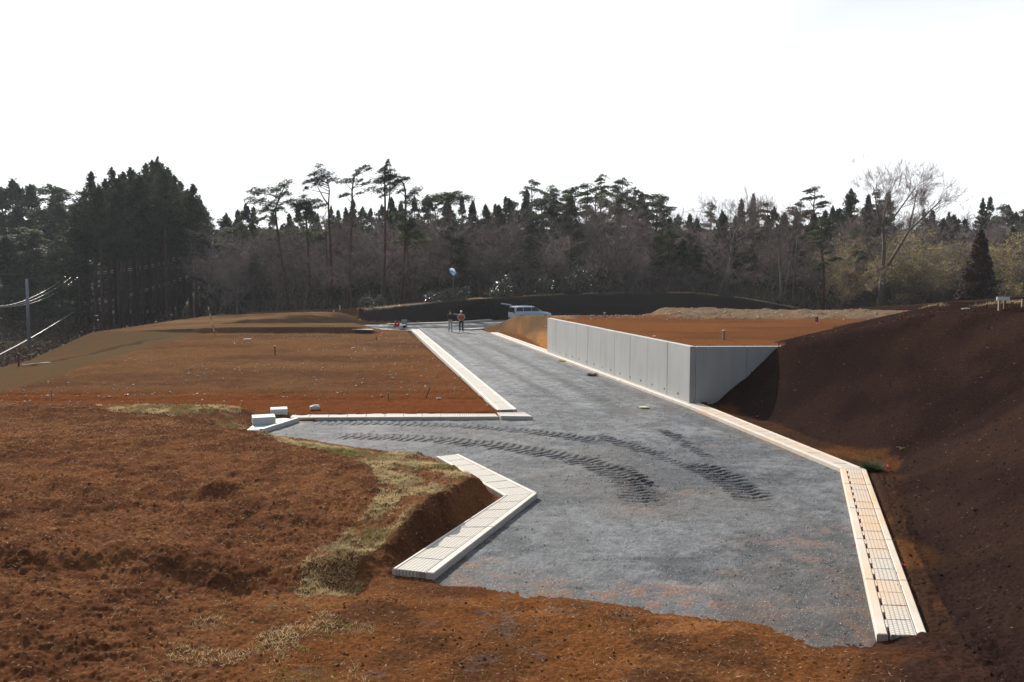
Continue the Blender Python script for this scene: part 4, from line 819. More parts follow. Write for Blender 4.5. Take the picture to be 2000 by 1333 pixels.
# ------------------------------------------------------------------ brush under the trees (nobody could count it)
r = np.random.default_rng(77); n = 34000
bu = r.uniform(400, 2080, n); bd = 93.5 + r.uniform(0, 1, n) ** 1.3 * 30; bx_ = (bu - 1000) / FPX * bd
bz = height(bx_, bd)[0]; hh = r.uniform(.2, 1, n) ** 1.2 * (2.0 + 1.6 * (vn(bx_ * .2, bd * .2, 3)))
q0 = np.stack([bx_, bd, bz + hh * r.uniform(0, .7, n)], 1); dv = r.normal(0, .6, (n, 3)); dv[:, 2] = np.abs(dv[:, 2]) + .6; q1 = q0 + dv * (hh * .35)[:, None]
o = npmesh('brush', *(lambda V: (V, T(len(V) // 3)))(strips(q0, q1, .035, r)), M_twig); tag(o, 'tangle of bare grey brown brush under the wood', 'brush', kind='stuff')
n = 30000; bu = r.uniform(400, 2080, n); bd = 100 + r.uniform(0, 1, n) * 32; bx_ = (bu - 1000) / FPX * bd; clump = vn(bx_ * .35, bd * .35, 9); kz = clump > .42; bx_, bd = bx_[kz], bd[kz]
bz = height(bx_, bd)[0]; P = np.stack([bx_, bd, bz + r.uniform(0, 1, len(bx_)) ** 1.4 * 4.2], 1)
o = npmesh('evergreen_undergrowth', *(lambda V: (V, T(len(V) // 3)))(tris(P, .26, None, 1.2, r)), M_cedar); tag(o, 'dark evergreen undergrowth between the trunks of the wood', 'undergrowth', kind='stuff')
n = 20000; bd = r.uniform(66, 150, n); bx_ = r.uniform(-.66, -.36, n) * bd; kz = (vn(bx_ * .3, bd * .3, 5) > .4) & (bx_ < np.interp(bd, [60, 75, 90, 105, 150], [-33, -33, -30, -36, -54])); bx_, bd = bx_[kz], bd[kz]; bz = height(bx_, bd)[0]
P = np.stack([bx_, bd, bz + r.uniform(0, 1, len(bx_)) ** 1.5 * np.where(bx_ / bd > -.50, .8, 2.2)], 1); o = npmesh('valley_undergrowth', *(lambda V: (V, T(len(V) // 3)))(tris(P, .15, None, 1.2, r)), M_cedarb); tag(o, 'dark brown undergrowth below the grove in the left valley', 'undergrowth', kind='stuff')
# glinting evergreen shrubs along the crest of the bank
def shrub(u, v, w_px, h_px, label, seed):
    r = np.random.default_rng(seed); D = float(np.interp(u, *BD)) + 5.5; x = xs(u, D); zb = hz(x, D); m = D / FPX; top = atd(u, v, D).z; h = max(1.0, top - zb); rw = w_px * m * .5
    n = int(300 * rw * h); q = r.normal(size=(n, 3)); q /= np.linalg.norm(q, axis=1)[:, None]; rad = r.uniform(.45, 1, n) ** .5; P = q * rad[:, None] * (1 + .25 * np.sin(q[:, :1] * 5 + seed) + .2 * np.sin(q[:, 2:] * 7)); P = P * (rw, rw, h * .55) + (0, 0, h * .5)
    ro = empty('evergreen_shrub', (x, D, zb)); tag(ro, label, 'shrub', 'glinting evergreen shrubs on the bank crest')
    trimesh('leaves', [tris(P, .11, np.tile(np.array([[-.05, .1, .99]]), (n, 1)), 1.3, r), tris(P + r.normal(0, .1, P.shape), .10, None, 1.3, r)], M_gloss, ro)
    t = MB()
    for k in range(4): a = r.uniform(0, 6.28); t.tube([(0, 0, -.3), (math.cos(a) * rw * .3, math.sin(a) * rw * .3, h * .5), (math.cos(a) * rw * .6, math.sin(a) * rw * .6, h * .85)], [.05, .03, .01], 4)
    t.build('stems', M_bark, ro)
for k, a in enumerate(((718, 578, 40, 26, 'glinting shrub where the left terrace meets the dark bank'), (745, 592, 26, 14, 'small low glinting shrub at the left end of the dark bank'), (850, 575, 46, 22, 'low glinting shrub above the bank, left of the traffic mirror'),
        (885, 563, 44, 30, 'glinting shrub directly below the round traffic mirror'), (910, 560, 26, 30, 'narrow glinting shrub just right of the traffic mirror'), (988, 541, 44, 40, 'round glinting shrub above the parked car'), (965, 568, 36, 16, 'low glinting shrub above the raised tailgate'),
        (1062, 540, 40, 40, 'tall loose glinting shrub right of the car on the bank crest'), (1100, 560, 40, 24, 'low glinting shrub left of the dense dark one'), (1132, 527, 50, 52, 'dense dark evergreen shrub, largest on the bank crest'), (1172, 562, 20, 14, 'tiny glinting shrub right of the largest one'))):
    shrub(*a, seed=90 + k)

# ------------------------------------------------------------------ loose stuff on the ground
def hit(u, v, lo=6.0, hi=150.0):
    """terrain point seen at photo pixel (u, v)"""
    a = (u - 1000) / FPX; b = (666.5 - v) / FPX; dy = math.cos(PITCH) + b * math.sin(PITCH); dz = -math.sin(PITCH) + b * math.cos(PITCH)
    d = np.arange(lo, hi, .04); X = a * d / dy; Z = CH + dz * d / dy; H, _, _, sd = height(X, d); H = np.where(sd < .0, np.maximum(H, 0), H); k = np.where(Z <= H)[0]
    i = k[0] if len(k) else len(d) - 1; return Vector((X[i], d[i], H[i]))
def sample(poly, n, r):
    P = np.array(poly); x = r.uniform(P[:, 0].min(), P[:, 0].max(), n * 4); y = r.uniform(P[:, 1].min(), P[:, 1].max(), n * 4); k = sdist(x, y, poly) < .05; return x[k][:n], y[k][:n]
def stuff(name, V, mat, label, cat): o = npmesh(name, V, T(len(V) // 3), mat); tag(o, label, cat, kind='stuff'); return o
def blades(x, y, r, lo, hi, wd, lean):
    z = height(x, y)[0]; n = len(x); p0 = np.stack([x, y, z - .01], 1); dv = r.normal(0, lean, (n, 3)); dv[:, 2] = 1; dv /= np.linalg.norm(dv, axis=1)[:, None]; return strips(p0, p0 + dv * r.uniform(lo, hi, (n, 1)), wd, r)
r = np.random.default_rng(101); V1 = []; V2 = []
for poly, n, thr in ((G2, 70000, .0), (G1, 24000, .0), (G3, 16000, .55)):
    x, y = sample(poly, n, r); k = vn(x * 2.2, y * 2.2, 4) + .35 * vn(x * 9, y * 9, 6) > (.66 if thr == 0 else .70); k &= ~((y < 19.8) & (x > -2.6) & (y > 11.8) & (sdist(x, y, ROAD) < 1.15)); x, y = x[k], y[k]
    g = vn(x * 1.1, y * 1.1, 8) + .3 * vn(x * 7, y * 7, 2) > .84; sub = r.random(len(x)) < (.4 if thr else 1); x, y, g = x[sub], y[sub], g[sub]; V1.append(blades(x[~g], y[~g], r, .025, .10, .010, 1.1)); V2.append(blades(x[g], y[g], r, .02, .065, .010, .8))
stuff('dry_grass', np.concatenate(V1), M_grassd, 'dry straw coloured grass along the torn edge of the field', 'grass')
stuff('green_grass', np.concatenate(V2), M_grassg, 'short green grass mixed into the dry turf along the field edge', 'grass')
FIELD = [(-22, 25.8), (-8.8, 25.6), (-6.4, 23), (-2.6, 20), (-.6, 17), (-2.0, 12.5), (-.6, 11.2), (2.5, 10.6), (4.2, 9.2), (4.4, 7), (-7, 7), (-14, 14)]
def litter(x, y, r, l0, l1, wd, mat, name, label, cat, up=.3):
    z = height(x, y)[0]; n = len(x); a = r.uniform(0, 2 * np.pi, n); l = r.uniform(l0, l1, n) * (.6 + y / 30); p0 = np.stack([x, y, z + .006], 1); dv = np.stack([np.cos(a), np.sin(a), r.uniform(0, up, n)], 1)
    p1 = p0 + dv * l[:, None]; p1[:, 2] = np.maximum(p1[:, 2], height(p1[:, 0], p1[:, 1])[0] + .006); s1 = strips(p0, p1, wd, r); m = (p0 + p1) / 2 + (0, 0, .004); return stuff(name, s1, mat, label, cat)
x, y = sample(FIELD, 20000, r); litter(x, y, r, .02, .09, .0065, M_straw, 'straw_litter', 'pale straw and root bits scattered over the reddish field', 'litter', .7)
x = r.uniform(5, 22, 1700); y = r.uniform(8, 30, 1700); k = x > np.interp(y, *TOE) + .3; litter(x[k], y[k], r, .015, .06, .007, M_straw, 'root_litter', 'pale root scraps scattered on the dark embankment', 'litter', .5)
def stones(x, y, r, s0, s1, mat, name, label, cat, road=False, sink=.25):
    z = height(x, y)[0] if not road else np.zeros(len(x)); n = len(x); s_ = s0 + (s1 - s0) * r.uniform(0, 1, n) ** 2.5
    O = np.array([[1, 0, 0], [-1, 0, 0], [0, 1, 0], [0, -1, 0], [0, 0, 1], [0, 0, -1.0]]); F = np.array([[0, 2, 4], [2, 1, 4], [1, 3, 4], [3, 0, 4], [2, 0, 5], [1, 2, 5], [3, 1, 5], [0, 3, 5]])
    a = r.uniform(0, 6.28, n); V = O[None] * r.uniform(.6, 1.15, (n, 6, 1)) + r.normal(0, .18, (n, 6, 3)); V[:, :, 2] *= .65; ca, sa = np.cos(a)[:, None], np.sin(a)[:, None]
    X = V[..., 0] * ca - V[..., 1] * sa; Y = V[..., 0] * sa + V[..., 1] * ca; V = np.stack([X, Y, V[..., 2]], -1) * s_[:, None, None] + np.stack([x, y, z + s_ * sink], 1)[:, None, :]
    o = npmesh(name, V.reshape(-1, 3), (F[None] + 6 * np.arange(n)[:, None, None]).reshape(-1, 3), mat); tag(o, label, cat, kind='stuff')
M_clod = simple('soil_clods', (0.14, 0.058, 0.026), 0.95, 0.35, 6, spec=0); M_dclod = simple('dark_clods', (0.032, 0.019, 0.015), 0.95, 0.35, 6, spec=0); M_peb = simple('gravel_stones', (0.17, 0.175, 0.18), 0.7, 0.5, 9, spec=.3); M_pale = simple('pale_stones', (0.42, 0.36, 0.29), 0.8, .35, 5)
x, y = sample(FIELD, 16000, r); k = vn(x * 1.5, y * 1.5, 3) > .35; stones(x[k], y[k], r, .006, .028, M_clod, 'soil_clods', 'crumbly reddish clods all over the foreground field', 'soil')
x = r.uniform(5, 22, 14000); y = r.uniform(7, 29, 14000); k = x > np.interp(y, *TOE) - .2; stones(x[k], y[k], r, .006, .035, M_dclod, 'dark_clods', 'dark crumbs of soil on the big embankment', 'soil')
x, y = sample([p for p in ROAD], 60000, r); k = (y < 34) & (sdist(x, y, ROAD) < -.05); stones(x[k], y[k], r, .004, .020, M_peb, 'loose_gravel', 'loose grey stones lying on the gravel road', 'gravel', True, .3)
M_peb2 = simple('glint_gravel_stones', (0.40, 0.40, 0.40), 0.55, 0.3, 9, spec=.5)  # paler set of stones, the colour standing in for white sun glints
x, y = sample([p for p in ROAD], 16000, r); k = (y < 30) & (sdist(x, y, ROAD) < -.05) & (vn(x * .9, y * .9, 2) > .35); stones(x[k], y[k], r, .004, .016, M_peb2, 'glint_gravel', 'stones scattered in the gravel road, coloured pale to imitate sun glints', 'gravel', True, .4)
LOT = [(-19, 27.5), (.3, 27.6), (-8.5, 67), (-22, 62)]
x, y = sample(LOT, 2600, r); k = vn(x * .3, y * .3, 7) > .38; stones(x[k], y[k], r, .01, .07, M_pale, 'lot_stones', 'small pale stones dotted over the left soil lot', 'stones')
x = r.uniform(2, 24, 700); y = r.uniform(46.5, 58, 700); stones(x, y, r, .02, .10, M_pale, 'strip_stones', 'stones in the pale strip behind the walled lot', 'stones')
x = r.uniform(-4, 5, 900); y = r.uniform(49, 70, 900); k = (x > np.interp(y, [48, 71], [3, -3]) ); stones(x[k], y[k], r, .01, .06, M_pale, 'slope_stones', 'small stones on the brown slope past the wall end', 'stones')
# dry grass fringe on the crest of the far bank and round the stand at right
n = 4000; uu_ = r.uniform(700, 1560, n); D = np.interp(uu_, *BD); zc = CH - (np.interp(uu_, *BC) - HZY) * (D + 4) / FPX; d = D + zc / .95 + r.uniform(.1, 1.0, n); x = (uu_ - 1000) / FPX * d
k = vn(x * .5, d * .2, 12) > .45; V = blades(x[k], d[k], r, .05, .28, .03, .6); stuff('crest_grass', V, M_grassd, 'thin fringe of dry grass on the crest of the far dark bank', 'grass')
x = r.uniform(15, 22, 9000); y = r.uniform(26.5, 31.5, 9000); k = vn(x * .6, y * .8, 14) > .55; stuff('top_grass', blades(x[k], y[k], r, .04, .16, .012, .7), M_grassd, 'orange brown dry grass round the wooden frame on the embankment', 'grass')
# tufts
def tuft(u, v, w_, h_, mat, label, n=260):
    p = hit(u, v); ro = np.random.default_rng(int(u)); n_ = n; a = ro.uniform(0, 6.28, n_); q = ro.uniform(0, .35, n_) * w_; p0 = np.stack([np.cos(a) * q, np.sin(a) * q, 0 * a], 1); l = ro.uniform(.5, 1, n_); p1 = p0 + np.stack([np.cos(a) * w_ * .5 * l, np.sin(a) * w_ * .5 * l, h_ * ro.uniform(.4, 1, n_)], 1)
    V = strips(p0, p1, .012, ro); V2_ = strips((p0 + p1) / 2, p1 + ro.normal(0, .04, p1.shape), .012, ro); o = npmesh('grass_tuft', np.concatenate([V, V2_]), T(2 * n_), mat); o.location = p; tag(o, label, 'grass tuft', 'green tufts beside the right gutters')
M_dgreen = simple('dark_green_grass', (0.055, 0.085, 0.03), 0.6, 0.35, 5, transl=.2)
tuft(1702, 919, .40, .20, M_dgreen, 'dark green grass tuft at the kink of the right gutter', 500); tuft(1157, 735, .4, .14, M_dgreen, 'small dark weed on the road side of the wall gutter'); tuft(1101, 706, .5, .1, M_grassd, 'tiny weed near the far end of the wall gutter')

# ------------------------------------------------------------------ stakes, ribbons, pins
def ribbon(u, v, label, s_=.07, mat=None, dz=.03):
    p = hit(u, v); ro = np.random.default_rng(int(u * 7 + v)); k = max(.7, p.y / 26); mb = MB()
    for i in range(5):
        a = ro.uniform(0, 6.28); l = s_ * k * ro.uniform(.6, 1.2); w_ = .3 * l; c_ = Vector((0, 0, .01)); e_ = Vector((math.cos(a) * l, math.sin(a) * l, ro.uniform(.0, .8) * l)); nn = Vector((-math.sin(a), math.cos(a), ro.uniform(-.5, .5))).normalized() * w_
        mb.add([c_ - nn * .3, c_ + nn * .3, e_ * .5 + nn + Vector((0, 0, l * .3)), e_ * .5 - nn + Vector((0, 0, l * .3)), e_ + nn * .8, e_ - nn * .8], [(0, 1, 2, 3), (3, 2, 4, 5)])
    mb.ball((0, 0, s_ * k * .3), s_ * k * .32, 6, 4); o = mb.build('ribbon', mat or M_pink); o.location = p; tag(o, label, 'marker ribbon', 'pink survey ribbons on the ground')
for u, v, lab in ((1732, 914, 'magenta ribbon on the embankment beside the dark green tuft'), (1480, 815, 'pink ribbon at the foot of the wall shadow'), (1765, 609, 'pink ribbon on the crest of the dark embankment'), (1668, 1064, 'pink ribbon on the road side rim of the lower right gutter'), (1764, 1106, 'pink ribbon on the embankment side of the lower right gutter'),
                  (984, 976, 'pink ribbon at the inner corner of the pointed gutter'), (769, 1118, 'red pink ribbon at the near end of the pointed gutter'), (745, 774, 'red pink ribbon on the left lot near the front gutter'), (247, 773, 'pink ribbon on bare red soil at far left'), (428, 650, 'pink ribbon beside the foot of the striped pole'), (1437, 666, 'pink ribbon beside the wooden stake on the walled lot'),
                  (1277, 659, 'red ribbon close behind the retaining wall'), (1597, 633, 'pink ribbon at the back of the walled lot'), (747, 653, 'red pink ribbon on the terrace edge near the lane')):
    ribbon(u, v, lab)
def stake(u, v, hpx, label, wpx=3, mat=None, lean=0, name='wooden_stake', cat='stake', group='survey stakes in the soil lots', cap=None):
    p = hit(u, v); m = p.y / FPX; h = hpx * m; w_ = max(.02, wpx * m); ro = empty(name, p, .4); tag(ro, label, cat, group); mb = MB(); mb.box((0, 0, h * .5 - .1), (w_, w_, h + .2), 0, lean); mb.build('post', mat or M_wood, ro, bevel=.004)
    if cap: c_ = MB(); c_.box((math.sin(lean) * h, 0, h * math.cos(lean) + .0), (w_ * 1.25, w_ * 1.25, .03), 0, lean); c_.build('tip', cap, ro)
    return ro
stake(1413, 664, 18, 'thick wooden stake on the walled lot beside a pink ribbon', 4, cap=M_white)
stake(1181, 622, 11, 'pale wooden stake at the back of the walled lot above the wall', 3, cap=M_white)
stake(1595, 630, 11, 'dark short stake at the back of the walled lot', 4, M_woodr); stake(537, 694, 18, 'thin stake with white tip in the middle of the left lot', 2, M_woodr, cap=M_white)
stake(758, 784, 17, 'short stake on the left lot near the front gutter', 3); stake(834, 778, 22, 'leaning dark rod on the left lot near the front gutter', 1.6, M_hole, .35); stake(101, 786, 24, 'thin pale stake at the far left edge of the field', 1.8)
stake(1521, 678, 10, 'dark pin at the top of the wall shadow', 1.3, M_hole, .1); stake(1587, 678, 9, 'dark pin beside the end of the wall coping', 1.6, M_hole); stake(1712, 616, 6, 'short stake pair on the pale strip', 2); stake(735, 665, 8, 'tiny stake on the left lot near the lane', 1.5, M_woodr)
stake(14, 712, 17, 'brown stake nearest the left frame edge beside the valley road', 3, M_woodr); stake(37, 716, 26, 'tall brown stake above the valley road', 3.5, M_woodr); stake(184, 646, 9, 'short stake on the crest of the grass slope beside the grove', 3); stake(664, 610, 6, 'tiny white stake on the terrace skyline', 2, M_white); stake(652, 610, 4, 'tiny pale stake, lower of two on the terrace skyline', 2, M_white)
# red and white survey pole
p = hit(420, 655); m = p.y / FPX; sp_ = empty('survey_pole', p); tag(sp_, 'leaning red and white striped survey pole on the left lot', 'survey pole'); nb = 8
for k in range(nb):
    a = Vector((-12 * m * k / nb, 0, 56 * m * k / nb)); b_ = Vector((-12 * m * (k + 1) / nb, 0, 56 * m * (k + 1) / nb)); mb = MB(); mb.tube([a, b_], .028, 8); mb.build('band', M_white if k % 2 else M_red, sp_)
# small litter things
def slab_at(u, v, dims, rz_, mat, name, label, cat, dz=0.0):
    p = hit(u, v); mb = MB(); mb.box((0, 0, dims[2] / 2), dims); mb.box((dims[0] * .1, dims[1] * .05, dims[2]), (dims[0] * .7, dims[1] * .6, dims[2] * .5), .2); o = mb.build(name, mat, bevel=min(dims) * .2); o.location = p + Vector((0, 0, dz)); o.rotation_euler = (0, 0, rz_); tag(o, label, cat)
slab_at(615, 801, (.32, .2, .12), .3, M_block, 'stone', 'grey white stone on red soil behind the front gutter', 'stone')
slab_at(483, 664, (.5, .12, .06), .1, M_white, 'plank', 'short white plank on the left lot near the striped pole', 'plank'); slab_at(708, 646, (1.7, .5, .05), -.25, M_block, 'board', 'long pale board lying on the terrace edge', 'board')
slab_at(857, 780, (.16, .05, .04), .1, M_white, 'stick', 'short white stick on the left lot near the front gutter', 'stick'); slab_at(690, 681, (.22, .1, .05), .5, M_block, 'stone', 'pale flat stone in the right half of the left lot', 'stone'); slab_at(1886, 605, (.35, .06, .03), .5, M_white, 'scrap', 'white scrap of wood on the embankment crest', 'scrap')
slab_at(72, 712, (1.6, .06, .05), 1.0, M_block, 'bar', 'grey bar lying beside the valley road at left', 'bar'); slab_at(786, 1127, (.32, .03, .02), -.5, M_straw, 'stick', 'pale stick at the near end of the pointed gutter', 'stick')
pb = MB(); pb.tube([(0, 0, 0), (0, 0, .035)], .17, 24); pb.tube([(0, 0, .035), (0, 0, .045)], .13, 24); o = pb.build('round_plate', simple('pale_green_plastic', (.50, .56, .32), .4, .1), bevel=.006); o.location = at(1258, 797, .012); tag(o, 'pale green round plate lying on the gravel road', 'plate')
tw = MB()
for a, l in ((0, .28), (2.2, .16), (4.0, .2), (.6, .12)): tw.tube([(0, 0, .02), (math.cos(a) * l * .5, math.sin(a) * l * .5, .05), (math.cos(a) * l, math.sin(a) * l, .03)], [.011, .008, .004], 5)
o = tw.build('twig', M_straw); o.location = hit(1762, 879); tag(o, 'white forked twig on the dark embankment above the gutter kink', 'twig')
# low wooden frame on the embankment top at the right edge
p = hit(1958, 606, 20, 40); wf = empty('batter_board', (p.x, p.y, p.z)); tag(wf, 'low wooden batter board with white board end at the right edge', 'batter board')
for dx, dy in ((-.1, 0), (.14, .15), (.62, .1)): mb = MB(); mb.box((dx, dy, .08), (.055, .055, .5)); mb.build('post', M_wood if dx != .14 else M_woodr, wf, bevel=.004)
mb = MB(); mb.box((-.02, -.04, .31), (.36, .04, .10)); mb.build('white_board', M_white, wf, bevel=.004); mb = MB(); mb.box((.48, .05, .33), (.66, .05, .05), .12); mb.build('rail', M_woodr, wf, bevel=.004)

# ------------------------------------------------------------------ far small things
# convex traffic mirror
q = atd(885, 531, 93); zb = hz(q.x, 93); tm_ = empty('traffic_mirror', (q.x, 93, zb)); tag(tm_, 'round convex traffic mirror in front of the wood, turned sideways', 'traffic mirror'); hh_ = q.z - zb
mb = MB(); mb.tube([(0, .25, -.4), (0, .25, hh_ + .3)], .045, 8); mb.tube([(0, .25, hh_), (0, .05, hh_)], .03, 6); mb.build('pole', M_pole, tm_)
M_mir = simple('mirror_glass', (.75, .88, .95), .12, .02, metal=1.0); M_back = simple('mirror_back', (.25, .35, .45), .6)
def dish(R_, bulge, n=24, rings=5):
    vs = [(0, -bulge, 0)]; fs = []
    for j in range(1, rings + 1):
        rr = R_ * j / rings
        for i in range(n): a = 2 * math.pi * i / n; vs.append((rr * math.cos(a), -bulge * (1 - (j / rings) ** 2), rr * math.sin(a)))
    for i in range(n): fs.append((0, 1 + i, 1 + (i + 1) % n))
    for j in range(rings - 1):
        for i in range(n): a = 1 + j * n + i; b = 1 + j * n + (i + 1) % n; fs.append((a, a + n, b + n, b))
    return vs, fs
mb = MB(); mb.add(*dish(.46, .12)); o = mb.build('mirror_face', M_mir, tm_, True); o.location = (0, 0, hh_); o.rotation_euler = (R(-28), 0, R(48))
mb = MB(); mb.tube([(0, .0, 0), (0, .06, 0)], .5, 24); o = mb.build('mirror_frame', M_back, tm_); o.location = (0, 0, hh_); o.rotation_euler = (R(-28), 0, R(48))
# red barrier, grey box and drain head at the far end of the left gutter
q = at(776, 637, 0); d_ = q.y + 1; rb_ = empty('safety_cone', (xs(773, 74), 74, 0)); tag(rb_, 'small red cone at the far end of the left gutter, left one', 'safety cone', 'red cones by the grey box')
def cone(root, h=.55):
    mb = MB(); mb.tube([(0, 0, .04), (0, 0, h)], [.16, .04], 12); mb.build('body', M_red, root, True); mb = MB(); mb.box((0, 0, .02), (.38, .38, .04)); mb.build('foot', M_red, root, bevel=.01)
cone(rb_); rb2 = empty('safety_cone', (xs(779, 74.2), 74.2, 0)); tag(rb2, 'small red cone at the far end of the left gutter, beside the grey box', 'safety cone', 'red cones by the grey box'); cone(rb2, .5)
gb = empty('utility_box', (xs(790, 74), 74, 0)); tag(gb, 'grey utility box standing at the far end of the left gutter', 'utility box'); mb = MB(); mb.box((0, 0, .3), (.48, .3, .6)); mb.build('cabinet', M_steel, gb, bevel=.02); mb = MB(); mb.box((0, -.155, .3), (.4, .02, .5)); mb.build('door', M_steel, gb, bevel=.005)
dh = empty('drain_outlet', (xs(786, 70), 70, .05)); tag(dh, 'grey concrete drain head with dark mouth at the terrace foot', 'drain outlet'); mb = MB(); mb.box((0, 0, .16), (.5, .5, .36)); mb.build('block', M_block, dh, bevel=.02); mb = MB(); mb.tube([(.2, -.25, .2), (.2, -.262, .2)], .13, 14); mb.build('mouth', M_hole, dh)
# guard rail, red soil bank, cables and poles behind the grove
gq0, gq1 = atd(215, 609, 140), atd(376, 607, 146); gr0 = empty('guard_rail', (gq0.x, gq0.y, gq0.z)); tag(gr0, 'long white guard rail seen between the grove trunks', 'guard rail'); v_ = gq1 - gq0
for dz in (0, -.26): mb = MB(); mb.tube([(0, 0, dz), v_ + Vector((0, 0, dz))], .12, 6); mb.build('beam', M_white, gr0)
for k in range(6): mb = MB(); f_ = k / 5; mb.tube([v_ * f_ + Vector((0, .08, -1.3)), v_ * f_ + Vector((0, .08, .06))], .06, 6); mb.build('post', M_steel, gr0)
mk = empty('work_barrier', (gq0 + v_ * .68) + Vector((0, 1.5, -.5))); tag(mk, 'small orange barrier behind the grove, above the white rail', 'barrier'); mb = MB(); mb.box((0, 0, 1.1), (.7, .06, .35)); mb.box((.25, .1, .8), (.4, .06, .25)); mb.build('panel', simple('orange_paint', (.75, .16, .03), .5), mk, bevel=.01); mb = MB(); mb.box((-.3, 0, .5), (.05, .3, 1.3)); mb.box((.3, 0, .5), (.05, .3, 1.3)); mb.build('stand', M_steel, mk)
def cable(label, pts, d0, d1, rad, grp):
    ps = [atd(u, v, d0 + (d1 - d0) * i / (len(pts) - 1)) for i, (u, v) in enumerate(pts)]; c0 = ps[0]; out_ = []
    for i in range(len(ps) - 1):
        p0, p1, p2, p3 = ps[max(i - 1, 0)], ps[i], ps[i + 1], ps[min(i + 2, len(ps) - 1)]
        for k in range(4): t = k / 4; out_.append(.5 * ((2 * p1) + (p2 - p0) * t + (2 * p0 - 5 * p1 + 4 * p2 - p3) * t * t + (3 * p1 - p0 - 3 * p2 + p3) * t ** 3) - c0)
    out_.append(ps[-1] - c0); mb = MB(); mb.tube(out_, rad, 5); o = mb.build('overhead_cable', M_wire, None, True); o.location = c0; tag(o, label, 'cable', grp)
ga_ = 'cables sagging at far left'
cable('top one of three sagging cables at the far left', [(-160, 590), (-60, 598), (0, 598), (35, 592), (70, 578), (105, 558), (135, 535), (160, 512)], 60, 135, .04, ga_)
cable('middle one of three sagging cables at the far left', [(-160, 592), (-60, 599), (0, 599.5), (35, 595.5), (70, 584), (105, 566), (135, 545), (160, 524)], 60, 135, .04, ga_)
cable('lowest one of three sagging cables at the far left', [(-160, 594), (-60, 600), (0, 600), (35, 598), (70, 590), (105, 575), (130, 559), (160, 536)], 60, 135, .036, ga_)
cable('thick low cable rising from the left frame edge over the valley road', [(-80, 735), (0, 693), (60, 661), (125, 622), (150, 606)], 55, 120, .055, ga_)
gb_ = 'bright cables behind the grove trunks'
cable('upper cable of the high pair behind the grove', [(190, 532), (240, 527), (300, 517), (345, 502), (375, 486), (396, 470)], 138, 143, .055, gb_)
cable('lower cable of the high pair behind the grove', [(190, 535), (240, 531), (300, 521), (345, 507), (375, 491), (397, 480)], 138, 143, .045, gb_)
cable('upper cable of the low pair behind the grove', [(200, 592), (240, 580), (300, 561), (350, 545), (377, 535), (391, 522), (398, 508)], 138, 143, .07, gb_)
cable('lower cable of the low pair behind the grove', [(200, 594), (240, 583), (300, 565), (350, 549), (377, 538), (393, 526), (399, 512)], 138, 143, .045, gb_)
cable('short steep cable at the right edge of the grove', [(377, 487), (388, 492), (395, 483), (398, 468)], 140, 143, .04, gb_)
def upole(u, vt, vb, d, label, rad=.13, arm=False):
    t_ = atd(u, vt, d); b_ = atd(u + (4 if u < 100 else 2), vb, d); ro = empty('utility_pole', b_); tag(ro, label, 'utility pole', 'utility poles on the left'); mb = MB(); v = t_ - b_; mb.tube([Vector((0, 0, -1)), v], [rad, rad * .7], 10); mb.build('pole', M_pole, ro, True)
    if arm:
        for f_ in (.99, .8): mb = MB(); mb.box(v * f_, (1.3, .07, .07), .4); mb.build('crossarm', M_steel, ro)
upole(52, 545, 650, 64, 'blue grey utility pole standing alone at far left'); upole(378, 486, 625, 137, 'grey utility pole at the right edge of the grove', .2); upole(408, 500, 610, 118, 'pole with pale crossarms just right of the grove', .12, True)

# ------------------------------------------------------------------ car with raised tailgate
M_car = simple('pale_blue_white_car_paint', (.62, .70, .80), .25, .02, spec=.6); M_glass = simple('dark_car_glass', (.02, .03, .05), .08, .1, spec=.8); M_tyre = simple('tyre_rubber', (.02, .02, .02), .9); M_tail = simple('red_lamp', (.5, .02, .02), .3); M_lamp = simple('clear_lamp', (.7, .75, .8), .15)
car = empty('parked_car', (xs(1035, 84), 84, 0), R(24)); tag(car, 'pale blue white estate car with raised tailgate behind the soil slope', 'car')
def loft(sections, name, mat, parent, bevel=.03):
    """sections: list of (x, [(y,z)...]) closed rings"""
    mb = MB(); n = len(sections[0][1]); vs = [(x, y, z) for x, ring in sections for y, z in ring]; fs = []
    for i in range(len(sections) - 1):
        for k in range(n): k2 = (k + 1) % n; fs.append((i * n + k, (i + 1) * n + k, (i + 1) * n + k2, i * n + k2))
    fs.append(tuple(range(n))); fs.append(tuple((len(sections) - 1) * n + k for k in range(n))[::-1]); mb.add(vs, fs); return mb.build(name, mat, parent, True, bevel)
def ring(hw, z0, z1, tw=None): tw = hw if tw is None else tw; return [(-hw * .92, z0), (-hw, z0 + .15), (-hw, z1 - .18), (-tw, z1), (tw, z1), (hw, z1 - .18), (hw, z0 + .15), (hw * .92, z0)]
loft([(-2.1, ring(.76, .36, .86)), (-2.02, ring(.82, .27, .96)), (-1.0, ring(.84, .24, .98)), (.3, ring(.84, .24, .98)), (1.0, ring(.83, .24, .96, .72)), (1.6, ring(.82, .25, .88, .66)), (2.0, ring(.76, .27, .76, .6)), (2.12, ring(.66, .32, .62, .55))], 'body', M_car, car)
def cab(hw, z1, tw): return [(-hw, .93), (-tw, z1 - .05), (-tw + .1, z1), (tw - .1, z1), (tw, z1 - .05), (hw, .93)]
loft([(-2.0, cab(.76, 1.40, .62)), (-1.85, cab(.78, 1.47, .64)), (-.6, cab(.79, 1.50, .66)), (.15, cab(.79, 1.47, .64)), (.55, cab(.78, 1.26, .66)), (1.05, cab(.74, .97, .68))], 'cabin', M_car, car)
